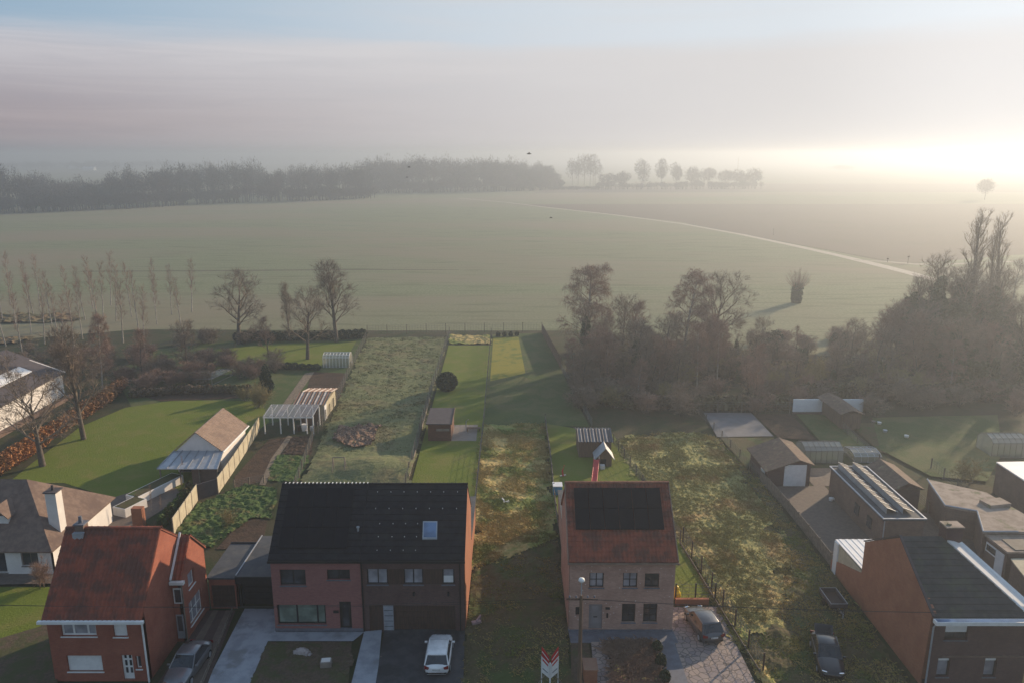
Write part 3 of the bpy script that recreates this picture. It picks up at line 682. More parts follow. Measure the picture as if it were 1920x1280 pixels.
# ================================================================== tan brick house
XD, XE = 4.14, 11.73
t3 = thing('tan_brick_house', 'tan speckled brick house with red tiled roof and large solar array', 'house', ((XD+XE)/2, YF, 0))
wn = [front_rect(1105,1132,1073,1101), front_rect(1168,1195,1073,1101), front_rect(1209,1236,1074,1101),
      front_rect(1166,1191,1131,1166), front_rect(1206,1232,1131,1166), front_rect(1079,1087,1137,1153), front_rect(1104,1129,1132,1177)]
wn[6][2] = .25
m = MB(); wallx(m, XD, XE, YF, .25, ZE, wn); gable_walls(m, XD, XE, YF+.3, YR, YB, ZE+.22, ZR_-.05, ZE); m.box(XD+.3, XE-.3, YB-.3, YB, 0, ZE-.1)
m.build('wall', MT['brick_tan'], t3)
MB().box(XD-.03, XE+.03, YF-.04, YF+.3, 0, .245).build('plinth', MT['stone'], t3)
MB().box(XD+.4, XE-.4, YF+.45, YF+.5, .1, ZE-.1).build('interior', MT['dark'], t3)
for i, q in enumerate(wn[:5]): window(t3, q[0], q[1], YF, q[2], q[3], nx=2, nz=3 if i == 3 else (2 if i != 4 else 3), gl=('glass_l','glass_l','glass','glass','glass')[i], fw=.07)
window(t3, wn[5][0], wn[5][1], YF, wn[5][2], wn[5][3], nx=1, sill=False)
q = wn[6]; dd = MB().box(q[0], q[1], YF+.14, YF+.22, q[2], q[3]).build('door', MT['slate_b'], t3)
dd.data.materials[0] = M('grey_door', (.26,.235,.24), (.22,.2,.2), 2, .6)
pnl = MB().box(q[0]+.2, q[1]-.2, YF+.12, YF+.137, q[2]+.15, q[2]+.85).box(q[0]+.2, q[1]-.2, YF+.12, YF+.137, q[2]+1.1, q[3]-.15); pnl.build('door_panel', dd.data.materials[0], dd)
MB().box(q[0]+.35, q[1]-.35, YF+.10, YF+.119, q[2]+.93, q[2]+1.0).build('handle', MT['black'], dd)
MB().box(q[0]-.15, q[1]+.15, YF-.35, YF-.045, .0, .16).build('doorstep', MT['stone'], t3)
MB().box(X_(1135,1.8), X_(1143,1.8), YF-.12, YF-.005, 1.95, 2.08).build('wall_lamp', MT['black'], t3)
MB().box(X_(1137,1.6), X_(1140,1.6), YF-.1, YF-.005, 1.25, 1.6).build('letter_box', MT['black'], t3)
m = MB(); pantile(m, XD-.1, XE+.1, YF-.25, ZE-.21, YR, ZR_); pantile(m, XD-.1, XE+.1, YB+.25, ZE-.21, YR, ZR_)
ro = m.build('roof', MT['tile_red'], t3)
ridge(r2 := MB(), XD-.12, XE+.12, YR, ZR_+.1, .12, .34); r2.build('ridge', M('ridge_tile', (.30,.12,.075), (.2,.08,.05), 2), ro)
for xv in (XE+.102, XD-.17):
    V = MB().xprism([(YF-.25,ZE-.25),(YR-.002,ZR_-.04),(YR-.002,ZR_+.17),(YF-.25,ZE-.02)], xv, xv+.068); V.build('verge', MT['tile_brown'], ro)
MB().xprism([(YB+.25,ZE-.25),(YB+.25,ZE-.02),(YR,ZR_+.17),(YR,ZR_-.04)], XE+.102, XE+.17).build('verge', MT['tile_brown'], ro)
s3 = (ZR_-ZE+.21)/(YR-YF+.25)
def q3(u, v): return (XD+(XE-XD)*u, YF-.25+(YR-YF+.25)*v-.13, ZE-.21+(ZR_-ZE+.21)*v+.22)
for i in range(6):
    for j in range(2):
        u0, u1 = .065+.855*i/6+.002, .065+.855*(i+1)/6-.002; v0, v1 = .385+.54*j/2+.003, .385+.54*(j+1)/2-.003
        MB().slab([q3(u0,v0), q3(u1,v0), q3(u1,v1), q3(u0,v1)], .04).build('solar_panel', MT['pv'], t3)
MB().box(XD-.15, XE+.2, YF-.36, YF-.255, ZE-.33, ZE-.20).build('gutter', MT['tile_brown'], t3)
m = MB().box(XD+.25, XD+5.2, YB+.02, 67.6, 0, 2.9); e3 = m.build('rear_extension', MT['brick_tan'], t3)
MB().box(XD+.2, XD+5.26, YB+.02, 67.7, 2.905, 3.05).build('flat_roof', MT['felt'], e3)
# ================================================================== red house (left)
x0, x1 = -30.35, -24.05; yf, yr, yb = 44.3, 48.0, 50.2; ze, zr, zb = 4.75, 9.15, 7.45
t4 = thing('red_brick_house', 'red brick house with steep red tiled roof and white gutter at the left', 'house', ((x0+x1)/2, yf, 0))
fq = lambda *a: front_rect(*a, y=yf)
wn = [fq(114,180,1167,1192), fq(212,238,1168,1193), fq(126,192,1228,1258), fq(229,250,1227,1266), fq(255,265,1229,1253)]
wn[3][2] = .15
m = MB(); wallx(m, x0, x1, yf, 0, ze, wn); gable_walls(m, x0, x1, yf+.3, yr, yb, ze+.3, zr-.05, zb); m.box(x0+.3, x1-.3, yb-.3, yb, 0, zb-.1)
m.build('wall', MT['brick_red'], t4)
MB().box(x0+.4, x1-.4, yf+.45, yf+.5, .1, ze-.1).build('interior', MT['dark'], t4)
q = wn[0]; window(t4, q[0], q[1], yf, q[2], q[3], vs=[q[0]+(q[1]-q[0])*.33, q[0]+(q[1]-q[0])*.74], fr='white', gl='glass_l', fw=.12)
q = wn[1]; window(t4, q[0], q[1], yf, q[2], q[3], nx=1, fr='white', fw=.08, shutter=.98)
q = wn[2]; window(t4, q[0], q[1], yf, q[2], q[3], nx=1, fr='white', fw=.08, shutter=.98)
q = wn[3]; dd = MB().box(q[0], q[1], yf+.12, yf+.2, q[2], q[3]).build('door', MT['white'], t4)
m = MB()
for i in range(2):
    for j in range(3): m.box(q[0]+.17+i*.3, q[0]+.32+i*.3, yf+.10, yf+.118, q[2]+.45+j*.55, q[2]+.85+j*.55)
m.build('pane', MT['glass'], dd)
q = wn[4]; window(t4, q[0], q[1], yf, q[2], q[3], nx=1, fr='white', fw=.08)
m = MB(); pantile(m, x0-.12, x1+.05, yf-.28, ze-.16, yr, zr); pantile(m, x0-.12, x1+.05, yb+.05, zb-.05, yr, zr)
ro = m.build('roof', MT['tile_red'], t4)
ridge(r2 := MB(), x0-.12, x1+.06, yr, zr+.1, .12, .42); r2.build('ridge', MT['tile_red'], ro)
MB().box(x0-.3, x1+.25, yf-.50, yf-.29, ze-.16, ze+.03).build('gutter', MT['white'], t4)
MB().tube([(x1+.02,yf-.2,ze-.3),(x1-.03,yf-.09,ze-.9),(x1-.03,yf-.09,0)], .06).build('downpipe', MT['white'], t4)
c = MB().box(-29.75,-29.15,47.75,48.35,zr-.6,zr+.40).build('chimney', MT['brick_dull'], ro)
MB().box(-29.82,-29.08,47.68,48.42,zr+.402,zr+.48).lathe([(.14,zr+.48),(.11,zr+.95),(0,zr+.95)],-29.45,48.05,10).build('chimney_pot', MT['stone'], c)
MB().box(-29.8,-29.1,47.45,47.74,zr-.5,zr-.05).build('flashing', MT['metal'], c)
# wing behind
wx = -23.3; wyf, wyr, wyb, wzf, wzr, wzb = 48.6, 50.5, 52.7, 5.0, 7.35, 5.2
m = MB()
k0 = 0; P = [(wyf,0),(wyb,0),(wyb,wzb),(wyr,wzr),(wyf,wzf)]
m.box(x0+1, wx-.3, wyf+.0, wyf+.3, 0, wzf-.1).box(x0+1, wx-.3, wyb-.3, wyb, 0, wzb-.1)
side = MB(); hw = [(49.6,50.7,3.55,4.75),(49.3,51.6,.75,2.6)]
wallx(side, wyf, wyb, 0, 0, wzf-.001, hw, .3); rotz90(side, wx); m.add(side.v, side.f)
m.xprism([(wyf,wzf),(wyb,wzf),(wyb,wzb),(wyr,wzr)], wx-.3, wx)
wg = m.build('rear_wing', MT['brick_red'], t4)
window(t4, 49.6, 50.7, 0, 3.55, 4.75, nx=1, fr='white', fw=.09, side=wx, gl='glass_l')
window(t4, 49.3, 51.6, 0, .75, 2.6, nx=3, nz=2, fr='white', fw=.08, side=wx, gl='glass_l')
m = MB(); pantile(m, x1+.052, wx+.1, wyf-.1, wzf-.05, wyr, wzr); pantile(m, x0+1, wx+.1, wyb+.15, wzb-.1, wyr, wzr)
m.build('wing_roof', MT['tile_red'], t4)
MB().box(x1+.05, wx+.3, wyf-.4, wyf-.12, wzf-.25, wzf-.02).build('gutter', MT['white'], t4)
MB().slab([(x1+.06,wyf-.3,wzf+.15),(x1+.2,wyf-.3,wzf+.15),(x1+.2,wyr,wzr+.28),(x1+.06,wyr,wzr+.28)], .1).build('flashing', MT['white'], t4)
MB().tube([(wx+.02,wyf-.1,wzf-.2),(wx+.02,wyf-.1,0)], .05).build('downpipe', MT['post'], t4)
m = MB().box(x1+.1, wx-.02, wyf-.05, wyf-.006, 3.1, 4.3); w1 = m.build('window', MT['white'], t4); MB().box(x1+.2, wx-.12, wyf-.07, wyf-.052, 3.2, 4.2).build('pane', MT['glass'], w1)
m = MB().box(x1+.1, wx-.12, wyf-.05, wyf-.006, .3, 2.2); w1 = m.build('door', MT['metal'], t4); MB().box(x1+.2, wx-.22, wyf-.07, wyf-.052, .9, 2.1).build('pane', MT['glass'], w1)
# ---- flat roofed garages
t5 = thing('brick_garage', 'flat roofed brick garage with brown door against the red house', 'garage', (-22.2, 52.6, 0))
gx0, gx1, gy0, gy1 = -23.2, -21.15, 52.75, 57.9
m = MB(); wallx(m, gx0, gx1, gy0, 0, 2.55, [(gx0+.12, gx1-.12, 0.05, 2.0)]); m.box(gx0, gx0+.2, gy0+.3, gy1, 0, 2.5).box(gx1-.2, gx1, gy0+.3, gy1, 0, 2.5).box(gx0, gx1, gy1, gy1+.2, 0, 2.5)
m.build('wall', MT['brick_red'], t5)
g = MB()
for k in range(4): g.box(gx0+.12, gx1-.12, gy0+.15, gy0+.2, .05+k*.49, .05+(k+1)*.49-.02)
g.build('garage_door', MT['brownwood'], t5)
MB().box(gx0-.15, gx1+.0, gy0-.12, gy1+.1, 2.56, 2.68).build('flat_roof', MT['felt'], t5)
MB().box(gx0-.16, gx1+.02, gy1+.11, gy1+.2, 2.56, 2.78).build('parapet', MT['black'], t5)
t6 = thing('black_carport', 'black fronted flat roofed garage between the red house and pink house', 'garage', (-19.2, 53, 0))
cx0, cx1 = -21.1, XA-.03
MB().box(cx0+.02, cx0+.2, 53.0, 59, 0, 2.6).box(cx1-.2, cx1, 53, 59, 0, 2.6).box(cx0+.2, cx1-.2, 58.8, 59, 0, 2.6).build('wall', MT['black'], t6)
MB().box(cx0, cx1, 52.75, 59.1, 2.62, 2.8).build('flat_roof', MT['felt'], t6)
MB().box(cx0, cx1, 52.55, 52.74, 2.2, 2.82).build('fascia', MT['black'], t6)
g = MB()
for k in range(5): g.box(cx0+.22, cx1-.22, 53.3, 53.36, .03+k*.5, .03+(k+1)*.5-.02)
g.build('garage_door', MT['black'], t6)  # black panels stand in for the shade inside the open front
MB().box(cx0-.02, cx0+.06, 52.75, 59.1, 2.81, 2.87).build('roof_edge', MT['metal'], t6)
# ================================================================== white bungalow
t7 = thing('white_bungalow', 'white bungalow with hipped brown roof and tall white chimney at far left', 'house', (-45, 57.5, 0))
bx0, bx1, by0, by1, be, br = -58, -38.1, 57.5, 67.2, 2.5, 6.5
m = MB(); hw = [(-43.6,-41.9,.3,2.1),(-47.5,-46.3,.9,2.0),(-40.6,-39.2,.9,2.1),(-52,-50,.9,2)]
wallx(m, bx0, bx1, by0, 0, be, hw); m.box(bx1-.3, bx1, by0+.3, by1, 0, be).box(bx0, bx0+.3, by0+.3, by1, 0, be).box(bx0+.3, bx1-.3, by1-.3, by1, 0, be)
m.build('wall', MT['render_w'], t7)
MB().box(bx0+.4, bx1-.4, by0+.5, by0+.55, .05, 2.4).build('interior', MT['dark'], t7)
for q in hw: window(t7, q[0], q[1], by0, q[2], q[3], nx=2, fr='post', gl='glass')
ym = (by0+by1)/2; o = .35; rx = bx1-4.3
m = MB(); A, B, C_, D = (bx0-o,by0-o,be-.1),(bx1+o,by0-o,be-.1),(bx1+o,by1+o,be-.1),(bx0-o,by1+o,be-.1); E, F_ = (bx0+3,ym,br),(rx,ym,br)
m.slab([A,B,F_,E], .12).slab([B,C_,F_], .12).slab([C_,D,E,F_], .12).slab([D,A,E], .12)
ro = m.build('roof', MT['tile_bung'], t7)
cxx, cyy = -38.75, 60.0
c = MB().box(cxx-.45, cxx+.45, cyy-.45, cyy+.45, 2.55, 6.45).build('chimney', MT['render_w'], ro)
MB().box(cxx-.55, cxx+.55, cyy-.55, cyy+.55, 6.452, 6.56).lathe([(.13,6.56),(.10,7.0),(0,7.0)], cxx, cyy, 10).build('chimney_cap', MT['slate_b'], c)
def dormer(xc):
    m = MB(); m.box(xc-.8, xc+.8, by0+1.6, by0+4, 3.3, 4.6)
    d = m.build('dormer', MT['render_w'], ro)
    m = MB().slab([(xc-1.0,by0+1.3,4.55),(xc,by0+1.3,5.5),(xc,by0+4.6,5.5),(xc-1.0,by0+3.4,4.55)], .1).slab([(xc,by0+1.3,5.5),(xc+1.0,by0+1.3,4.55),(xc+1.0,by0+3.4,4.55),(xc,by0+4.6,5.5)], .1)
    m.yprism([(xc-.8,4.601),(xc+.8,4.601),(xc,5.38)], by0+1.62, by0+1.8)
    m.build('dormer_roof', MT['tile_bung'], ro)
dormer(-43.1)
# ================================================================== white gabled garden house
t8 = thing('white_garden_house', 'white garden building with brown gable roof and metal lean-to porch', 'garden house', (-34.4, 79, 0))
ax0, ax1, ay0, ay1 = -36.8, -32.0, 79.0, 87.0
MB().box(ax0, ax0+.2, ay0+.2, ay1, 0, 2.55).box(ax1-.2, ax1, ay0+.2, ay1, 0, 2.5).box(ax0+.2, ax1-.2, ay1-.2, ay1, 0, 2.5).yprism([(ax0,0),(ax1,0),(ax1,2.55),(-34.5,4.6),(ax0,2.5)], ay0, ay0+.2).yprism([(ax0,2.5),(ax1,2.5),(-34.5,4.55)], ay1-.2, ay1-.001).build('wall', MT['render_w'], t8)
m = MB()
n = 14
for s_, xe in ((1, ax1+.35), (-1, ax0-.35)):
    for k in range(n):
        a, b = k/n, (k+1)/n
        xa, xb = -34.5+(xe+34.5)*a, -34.5+(xe+34.5)*b; za, zb2 = 4.72-2.25*a, 4.72-2.25*b
        m.slab([(xa,ay0-.15,za-.03),(xa,ay1+.2,za-.03),(xb,ay1+.2,zb2+.04),(xb,ay0-.15,zb2+.04)], .08)
m.build('roof', MT['tile_brown'], t8)
m = MB().slab([(-37.3,75.2,2.0),(-30.9,75.2,2.0),(-31.6,78.98,2.52),(-37.0,78.98,2.52)], .07)
pr = m.build('porch_roof', MT['metal'], t8)
m = MB()
for k in range(7):
    a = k/6; m.slab([(-37.3+6.4*a-.03,75.15,2.09),(-37.3+6.4*a+.03,75.15,2.09),(-37.0+5.4*a+.03,78.97,2.60),(-37.0+5.4*a-.03,78.97,2.60)], .06)
m.build('standing_seam', MT['concrete_pale'], pr)
for x in (-37.1, -35, -33, -31.1): MB().box(x-.06, x+.06, 75.4, 75.52, 0, 2.0).build('post', MT['post'], t8)
MB().box(-33.9, -31.2, 75.7, 75.85, 0, 1.95).build('porch_wall', MT['brick_dull'], t8)
MB().box(-36.6, -34.6, 78.9, 78.97, .1, 2.1).build('door', MT['glass'], t8)
MB().tube([(ax1+.4,ay0-.2,2.4),(ax1+.4,ay1+.2,2.4)], .08).build('gutter', MT['white'], t8)
# ================================================================== long white warehouse, far left
t9 = thing('white_barn', 'long white walled barn with brown roof behind the copper hedge', 'barn', (-66, 98, 0))
MB().prism([(-64,88),(-65.2,107),(-84,107),(-84,88)], 0, 3.5).yprism([(-64.6,3.5),(-84,3.5),(-73,6.6)], 106.8, 107).build('wall', MT['render_w'], t9)
m = MB().slab([(-63.7,87.5,3.45),(-64.9,107.4,3.45),(-73,107.4,6.7),(-73,87.5,6.7)], .15).slab([(-73,87.5,6.7),(-73,107.4,6.7),(-84.4,107.4,3.45),(-84.4,87.5,3.45)], .15)
ro = m.build('roof', MT['slate_b'], t9)
MB().slab([(-66.4,92,4.75),(-66.9,103,4.75),(-68.6,103,5.4),(-68.3,92,5.4)], .1).build('roof_light', MT['corr_w'], ro)
MB().box(-63.9,-63.2,88,106,0.02,.5).build('plinth', MT['brick_dull'], t9)
# ================================================================== right orange gable house
xa = 27.0; Y0, Y1, Y2 = 43.6, 48.6, 53.3
t10 = thing('orange_gable_house', 'house with blank orange brick gable and dark slate roof at lower right', 'house', (30, Y0, 0))
f10 = lambda *a: front_rect(*a, y=Y0)
wn = [f10(1772,1815,1170,1199), f10(1757,1780,1233,1268), f10(1845,1868,1233,1268)]
m = MB(); wallx(m, xa, 33.4, Y0, 0, 5.35, wn); m.box(xa, 33.0, Y2-.3, Y2, 0, 5.3)
m.prism([(33.4,Y0+.3),(33.1,Y0+.3),(29.5,Y1+.2),(29.5,Y2-.3),(29.8,Y2-.3),(29.9,Y1+.2)], 0, 5.25)
m.build('wall', MT['brick_brown'], t10)
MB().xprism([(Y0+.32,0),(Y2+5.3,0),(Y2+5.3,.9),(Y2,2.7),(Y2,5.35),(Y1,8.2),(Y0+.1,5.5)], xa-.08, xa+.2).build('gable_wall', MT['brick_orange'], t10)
MB().box(xa+.4, 33, Y0+.45, Y0+.5, .1, 5.2).build('interior', MT['dark'], t10)
q = wn[0]; window(t10, q[0], q[1], Y0, q[2], q[3], nx=2, fr='black', shutter=.55, fw=.08)
for q in wn[1:]: window(t10, q[0], q[1], Y0, q[2], q[3], nx=1, fr='black', gl='glass_l', shutter=.18)
MB().box(f10(1765,1900,1230,1232)[0], 33.4, Y0-.08, Y0-.004, wn[1][3]+.1, wn[1][3]+.22).build('cornice', MT['brick_dull'], t10)
m = MB(); Rf = [(xa-.0,Y0-.15,5.3),(33.1,Y0-.15,5.3),(29.75,Y1,8.3),(xa,Y1,8.3)]
m.slab(Rf, .14).slab([(xa,Y1+.002,8.3),(29.75,Y1+.002,8.3),(29.75,Y2+.1,5.3),(xa,Y2+.1,5.3)], .14)
for k in range(13):
    a, b = k/13, (k+1)/13
    p = lambda e, t: Vector(Rf[0 if e == 0 else 1])*(1-t)+Vector(Rf[3 if e == 0 else 2])*t
    m.slab([p(0,a)+Vector((0,0,.06)), p(1,a)+Vector((0,0,.06)), p(1,b)+Vector((0,0,.02)), p(0,b)+Vector((0,0,.02))], .04)
ro = m.build('roof', MT['slate2'], t10)
va, vb = Vector(Rf[1]), Vector(Rf[2]); off = Vector((.9,.25,-.12))
m = MB().slab([va+(vb-va)*.12+Vector((.04,0,.12)), va+(vb-va)*.12+off, va+(vb-va)*.93+off, va+(vb-va)*.93+Vector((.04,0,.12))], .2)
m.build('side_coping', MT['render_w'], ro)
m = MB().slab([va+(vb-va)*.12+off*1.02, va+(vb-va)*.12+off*1.1+Vector((.1,0,.12)), va+(vb-va)*.93+off*1.1+Vector((.1,0,.12)), va+(vb-va)*.93+off*1.02], .3); m.build('coping_edge', MT['white'], ro)
MB().slab([va+Vector((-.02,0,.10)), va+Vector((.10,0,.10)), va+(vb-va)*.2+Vector((.12,0,.12)), va+(vb-va)*.2+Vector((0,0,.12))], .12).build('verge', MT['white'], ro)
MB().box(xa-.15, 33.6, Y0-.62, Y0-.2, 5.05, 5.3).build('gutter', MT['white'], t10)
MB().box(xa-.05, 33.5, Y0-.56, Y0-.26, 5.302, 5.31).build('gutter_water', MT['sky_glass'], t10)
MB().tube([(xa+.1,Y0-.3,5.1),(xa+.03,Y0-.08,4.6),(xa+.03,Y0-.08,0)], .055).build('downpipe', MT['metal'], t10)
MB().slab([(xa-.14,Y0-.1,5.42),(xa+.02,Y0-.1,5.42),(xa+.02,Y1,8.42),(xa-.14,Y1,8.42)], .1).build('verge', MT['slate_b'], ro)
MB().slab([(xa-.14,Y1+.002,8.42),(xa+.02,Y1+.002,8.42),(xa+.02,Y2+.1,5.42),(xa-.14,Y2+.1,5.42)], .1).build('verge', MT['slate_b'], ro)
cz = G(1795,1040,7.6); 
c = MB().box(30.0, 31.15, 48.4, 49.3, 4, 9.0).build('chimney', MT['brick_brown'], ro)
MB().box(29.95, 31.2, 48.35, 49.35, 9.002, 9.1).lathe([(.16,9.1),(.15,9.2),(0,9.2)],30.35,48.8,10).build('chimney_cap', MT['moss_roof'], c)
m = MB(); nw = 12
for k in range(nw):
    a = xa+(30.1-xa)*k/nw; b = xa+(30.1-xa)*(k+1)/nw
    m.slab([(a,Y2+.02,3.0+.03*(k%2)),(b,Y2+.02,3.0+.03*(k%2)),(b,58.4,2.85+.03*(k%2)),(a,58.4,2.85+.03*(k%2))], .06)
m.build('lean_to_roof', MT['corr_w'], t10)
MB().box(xa-.1, xa+.02, 57.6, 58.3, 0, 2.8).build('door', MT['white'], t10)
MB().box(xa+.03, xa+.15, Y2+5.31-.3, 58.4, .9, 2.75).box(xa+.03,xa+.15,Y2+.02,58.0,0,2.75).build('lean_to_wall', MT['cream'], t10)
# ================================================================== solar outbuilding
t11 = thing('solar_outbuilding', 'flat roofed brick outbuilding with two long solar rows', 'outbuilding', (34.4, 61.7, 0))
sx0, sx1, sy0, sy1 = 32.65, 36.2, 61.8, 73.3
MB().box(sx0, sx1, sy0, sy1, 0, 2.85).build('wall', MT['brick_dull'], t11)
MB().box(sx0-.12, sx1+.12, sy0-.12, sy1+.12, 2.852, 3.0).build('flat_roof', MT['felt'], t11)
m = MB().box(sx0-.15,sx0-.02,sy0-.15,sy1+.15,3.002,3.09).box(sx1+.02,sx1+.15,sy0-.15,sy1+.15,3.002,3.09).box(sx0-.02,sx1+.02,sy0-.15,sy0-.02,3.002,3.09).box(sx0-.02,sx1+.02,sy1+.02,sy1+.15,3.002,3.09); m.build('parapet', MT['metal'], t11)
for rxx in (sx0+.65, sx0+2.1):
    for k in range(8):
        y = sy0+1.0+k*1.3
        MB().slab([(rxx,y,3.55),(rxx,y+1.24,3.55),(rxx+.95,y+1.24,3.18),(rxx+.95,y,3.18)], .04).build('solar_panel', MT['pv_row'], t11)
    MB().box(rxx-.02, rxx+.02, sy0+1, sy0+11.3, 3.01, 3.5).build('panel_frame', MT['metal'], t11)
    for k in range(9): MB().slab([(rxx-.02,sy0+.96+k*1.3,3.60),(rxx-.02,sy0+1.02+k*1.3,3.60),(rxx+1.0,sy0+1.02+k*1.3,3.22),(rxx+1.0,sy0+.96+k*1.3,3.22)], .03).build('panel_frame', MT['white'], t11)
for y in (64.3, 66.9):
    f = MB().box(sx0-.03, sx0-.002, y-.5, y+.5, .9, 2.0).build('window', MT['black'], t11); MB().box(sx0-.05, sx0-.032, y-.42, y+.42, .98, 1.92).build('pane', MT['glass'], f)
MB().tube([(sx0+.05,sy0-.06,2.8),(sx0+.05,sy0-.06,0)], .05).build('downpipe', MT['metal'], t11)
# ================================================================== brown garage with white door
t12 = thing('brown_roofed_garage', 'brown roofed garage with large white door at the yard end', 'garage', (29.2, 75.1, 0))
MB().yprism([(27.0,0),(31.4,0),(31.4,2.5),(30.1,2.95),(27.0,1.85)], 75.3, 81.4).build('wall', MT['brick_brown'], t12)
m = MB().slab([(26.6,75.0,1.75),(30.1,75.0,3.05),(30.1,81.7,3.05),(26.6,81.7,1.75)], .1).slab([(30.1,75.0,3.05),(31.7,75.0,2.5),(31.7,81.7,2.5),(30.1,81.7,3.05)], .1)
m.build('roof', MT['tile_lichen'], t12)
MB().box(28.65, 30.95, 75.2, 75.29, .03, 2.42).build('garage_door', MT['white'], t12)
MB().box(26.95, 26.99, 76.3, 77.6, .5, 1.4).build('window', MT['white'], t12)
# ---- gabled shed beside solar building
t13 = thing('gabled_outbuilding', 'brown gabled outbuilding half hidden behind the solar rows', 'outbuilding', (38.3, 68.8, 0))
MB().yprism([(37.1,0),(39.6,0),(39.6,2.55),(38.3,3.1),(37.1,2.55)], 69.0, 74.6).build('wall', MT['brick_brown'], t13)
MB().slab([(36.9,68.7,2.6),(38.3,68.7,3.3),(38.3,74.8,3.3),(36.9,74.8,2.6)], .1).slab([(38.3,68.7,3.3),(39.85,68.7,2.65),(39.85,74.8,2.65),(38.3,74.8,3.3)], .1).build('roof', MT['tile_lichen'], t13)
MB().box(37.0,39.8,68.85,68.98,2.5,2.62).build('lintel', MT['wood'], t13)
# ---- mossy flat roof building
t14 = thing('mossy_roofed_building', 'low building with mossy buff flat roof and hatch at right', 'outbuilding', (44, 62, 0))
zt = 2.9; fp = [G(*p, zt) for p in ((1738.7,897.5),(1772.5,947),(1832.5,957.5),(1843.7,996),(1909,996),(1960,996),(1960,985),(1849,922))]
fp = [(p.x, p.y) for p in fp]; cx_ = sum(p[0] for p in fp)/8; cy_ = sum(p[1] for p in fp)/8
ins = [(p[0]+(cx_-p[0])*.03, p[1]+(cy_-p[1])*.03) for p in fp]
MB().prism(ins, 0, 2.7).build('wall', MT['brick_dull'], t14)
MB().prism(fp, 2.702, 2.9).build('flat_roof', MT['moss_roof'], t14)
e = MB()
for i in (0, 1, 2, 3): 
    a, b = Vector((*fp[i], 2.93)), Vector((*fp[i+1], 2.93)); e.tube([a, b], .07, 4)
e.build('parapet', MT['metal'], t14)
p = G(1866,942,3.05); MB().obox(p.x, p.y, .2, 2.2, 1.3, 2.905, 3.2).build('roof_hatch', MT['moss_roof'], t14)
p = G(1748,930,1.4); MB().obox(p.x, p.y, R(-60), .9, .1, .1, 2.2).build('door', MT['white'], t14)
t15 = thing('brick_annex', 'brick annex with grey terrace roof and white door at right edge', 'outbuilding', (45, 58, 0))
fp = [G(*p, 2.6) for p in ((1846,1001),(1889,1034),(1990,1034),(1990,1001))]; fp = [(p.x, p.y) for p in fp]
ins = [(p[0]+.12, p[1]-.0) for p in fp]; ins[0] = (ins[0][0], ins[0][1]-.1); ins[3] = (ins[3][0], ins[3][1]-.1); ins[1] = (ins[1][0], ins[1][1]+.12); ins[2] = (ins[2][0], ins[2][1]+.12)
MB().prism(ins, 0, 2.45).build('wall', MT['brick_dull'], t15)
MB().prism(fp, 2.452, 2.6).build('flat_roof', MT['moss_roof'], t15)
c = G(1925,1020,2.65); MB().obox(c.x, c.y, 0, 3.0, 1.8, 2.605, 2.66).build('roof_mat', MT['asphalt'], t15)
dx = Vector((ins[1][0]-ins[0][0], ins[1][1]-ins[0][1], 0)); ang = math.atan2(dx.y, dx.x); dl = dx.length; dn = Vector((dx.y,-dx.x,0)).normalized()*1
if dn.x > 0: dn = -dn
for (a, w_, z0_, z1_, nm, mt_) in ((.32, 1.4, 1.3, 2.1, 'window', 'white'), (.72, 1.0, .1, 2.1, 'door', 'white')):
    c = Vector((ins[0][0], ins[0][1], 0))+dx*a+dn*.03
    o = MB().obox(c.x, c.y, ang, w_, .05, z0_, z1_).build(nm, MT[mt_], t15)
    if nm == 'window': c2 = c+dn*.03; MB().obox(c2.x, c2.y, ang, w_-.25, .03, z0_+.15, z1_-.15).build('pane', MT['glass'], o)
t16 = thing('low_brick_block', 'small brick block with pale flat roof at the right edge', 'outbuilding', (45, 55, 0))
fp = [G(*p, 2.3) for p in ((1895,1046),(1902,1056),(1925,1085),(1990,1085),(1990,1046))]; fp = [(p.x, p.y) for p in fp]
MB().prism([(p[0]+.1, p[1]) for p in fp], 0, 2.2).build('wall', MT['brick_dull'], t16)
MB().prism(fp, 2.202, 2.3).build('flat_roof', MT['cream'], t16)
t17 = thing('white_roofed_hall', 'low hall with smooth white roof at the far right edge', 'outbuilding', (52, 70, 0))
fp = [G(*p, 3.4) for p in ((1868,865),(1922,900),(2050,985),(2050,862))]; fp = [(p.x, p.y) for p in fp]
MB().prism([(p[0]+.1, p[1]) for p in fp], 0, 3.28).build('wall', MT['brick_dull'], t17)
MB().prism(fp, 3.282, 3.4).build('flat_roof', MT['corr_w'], t17)
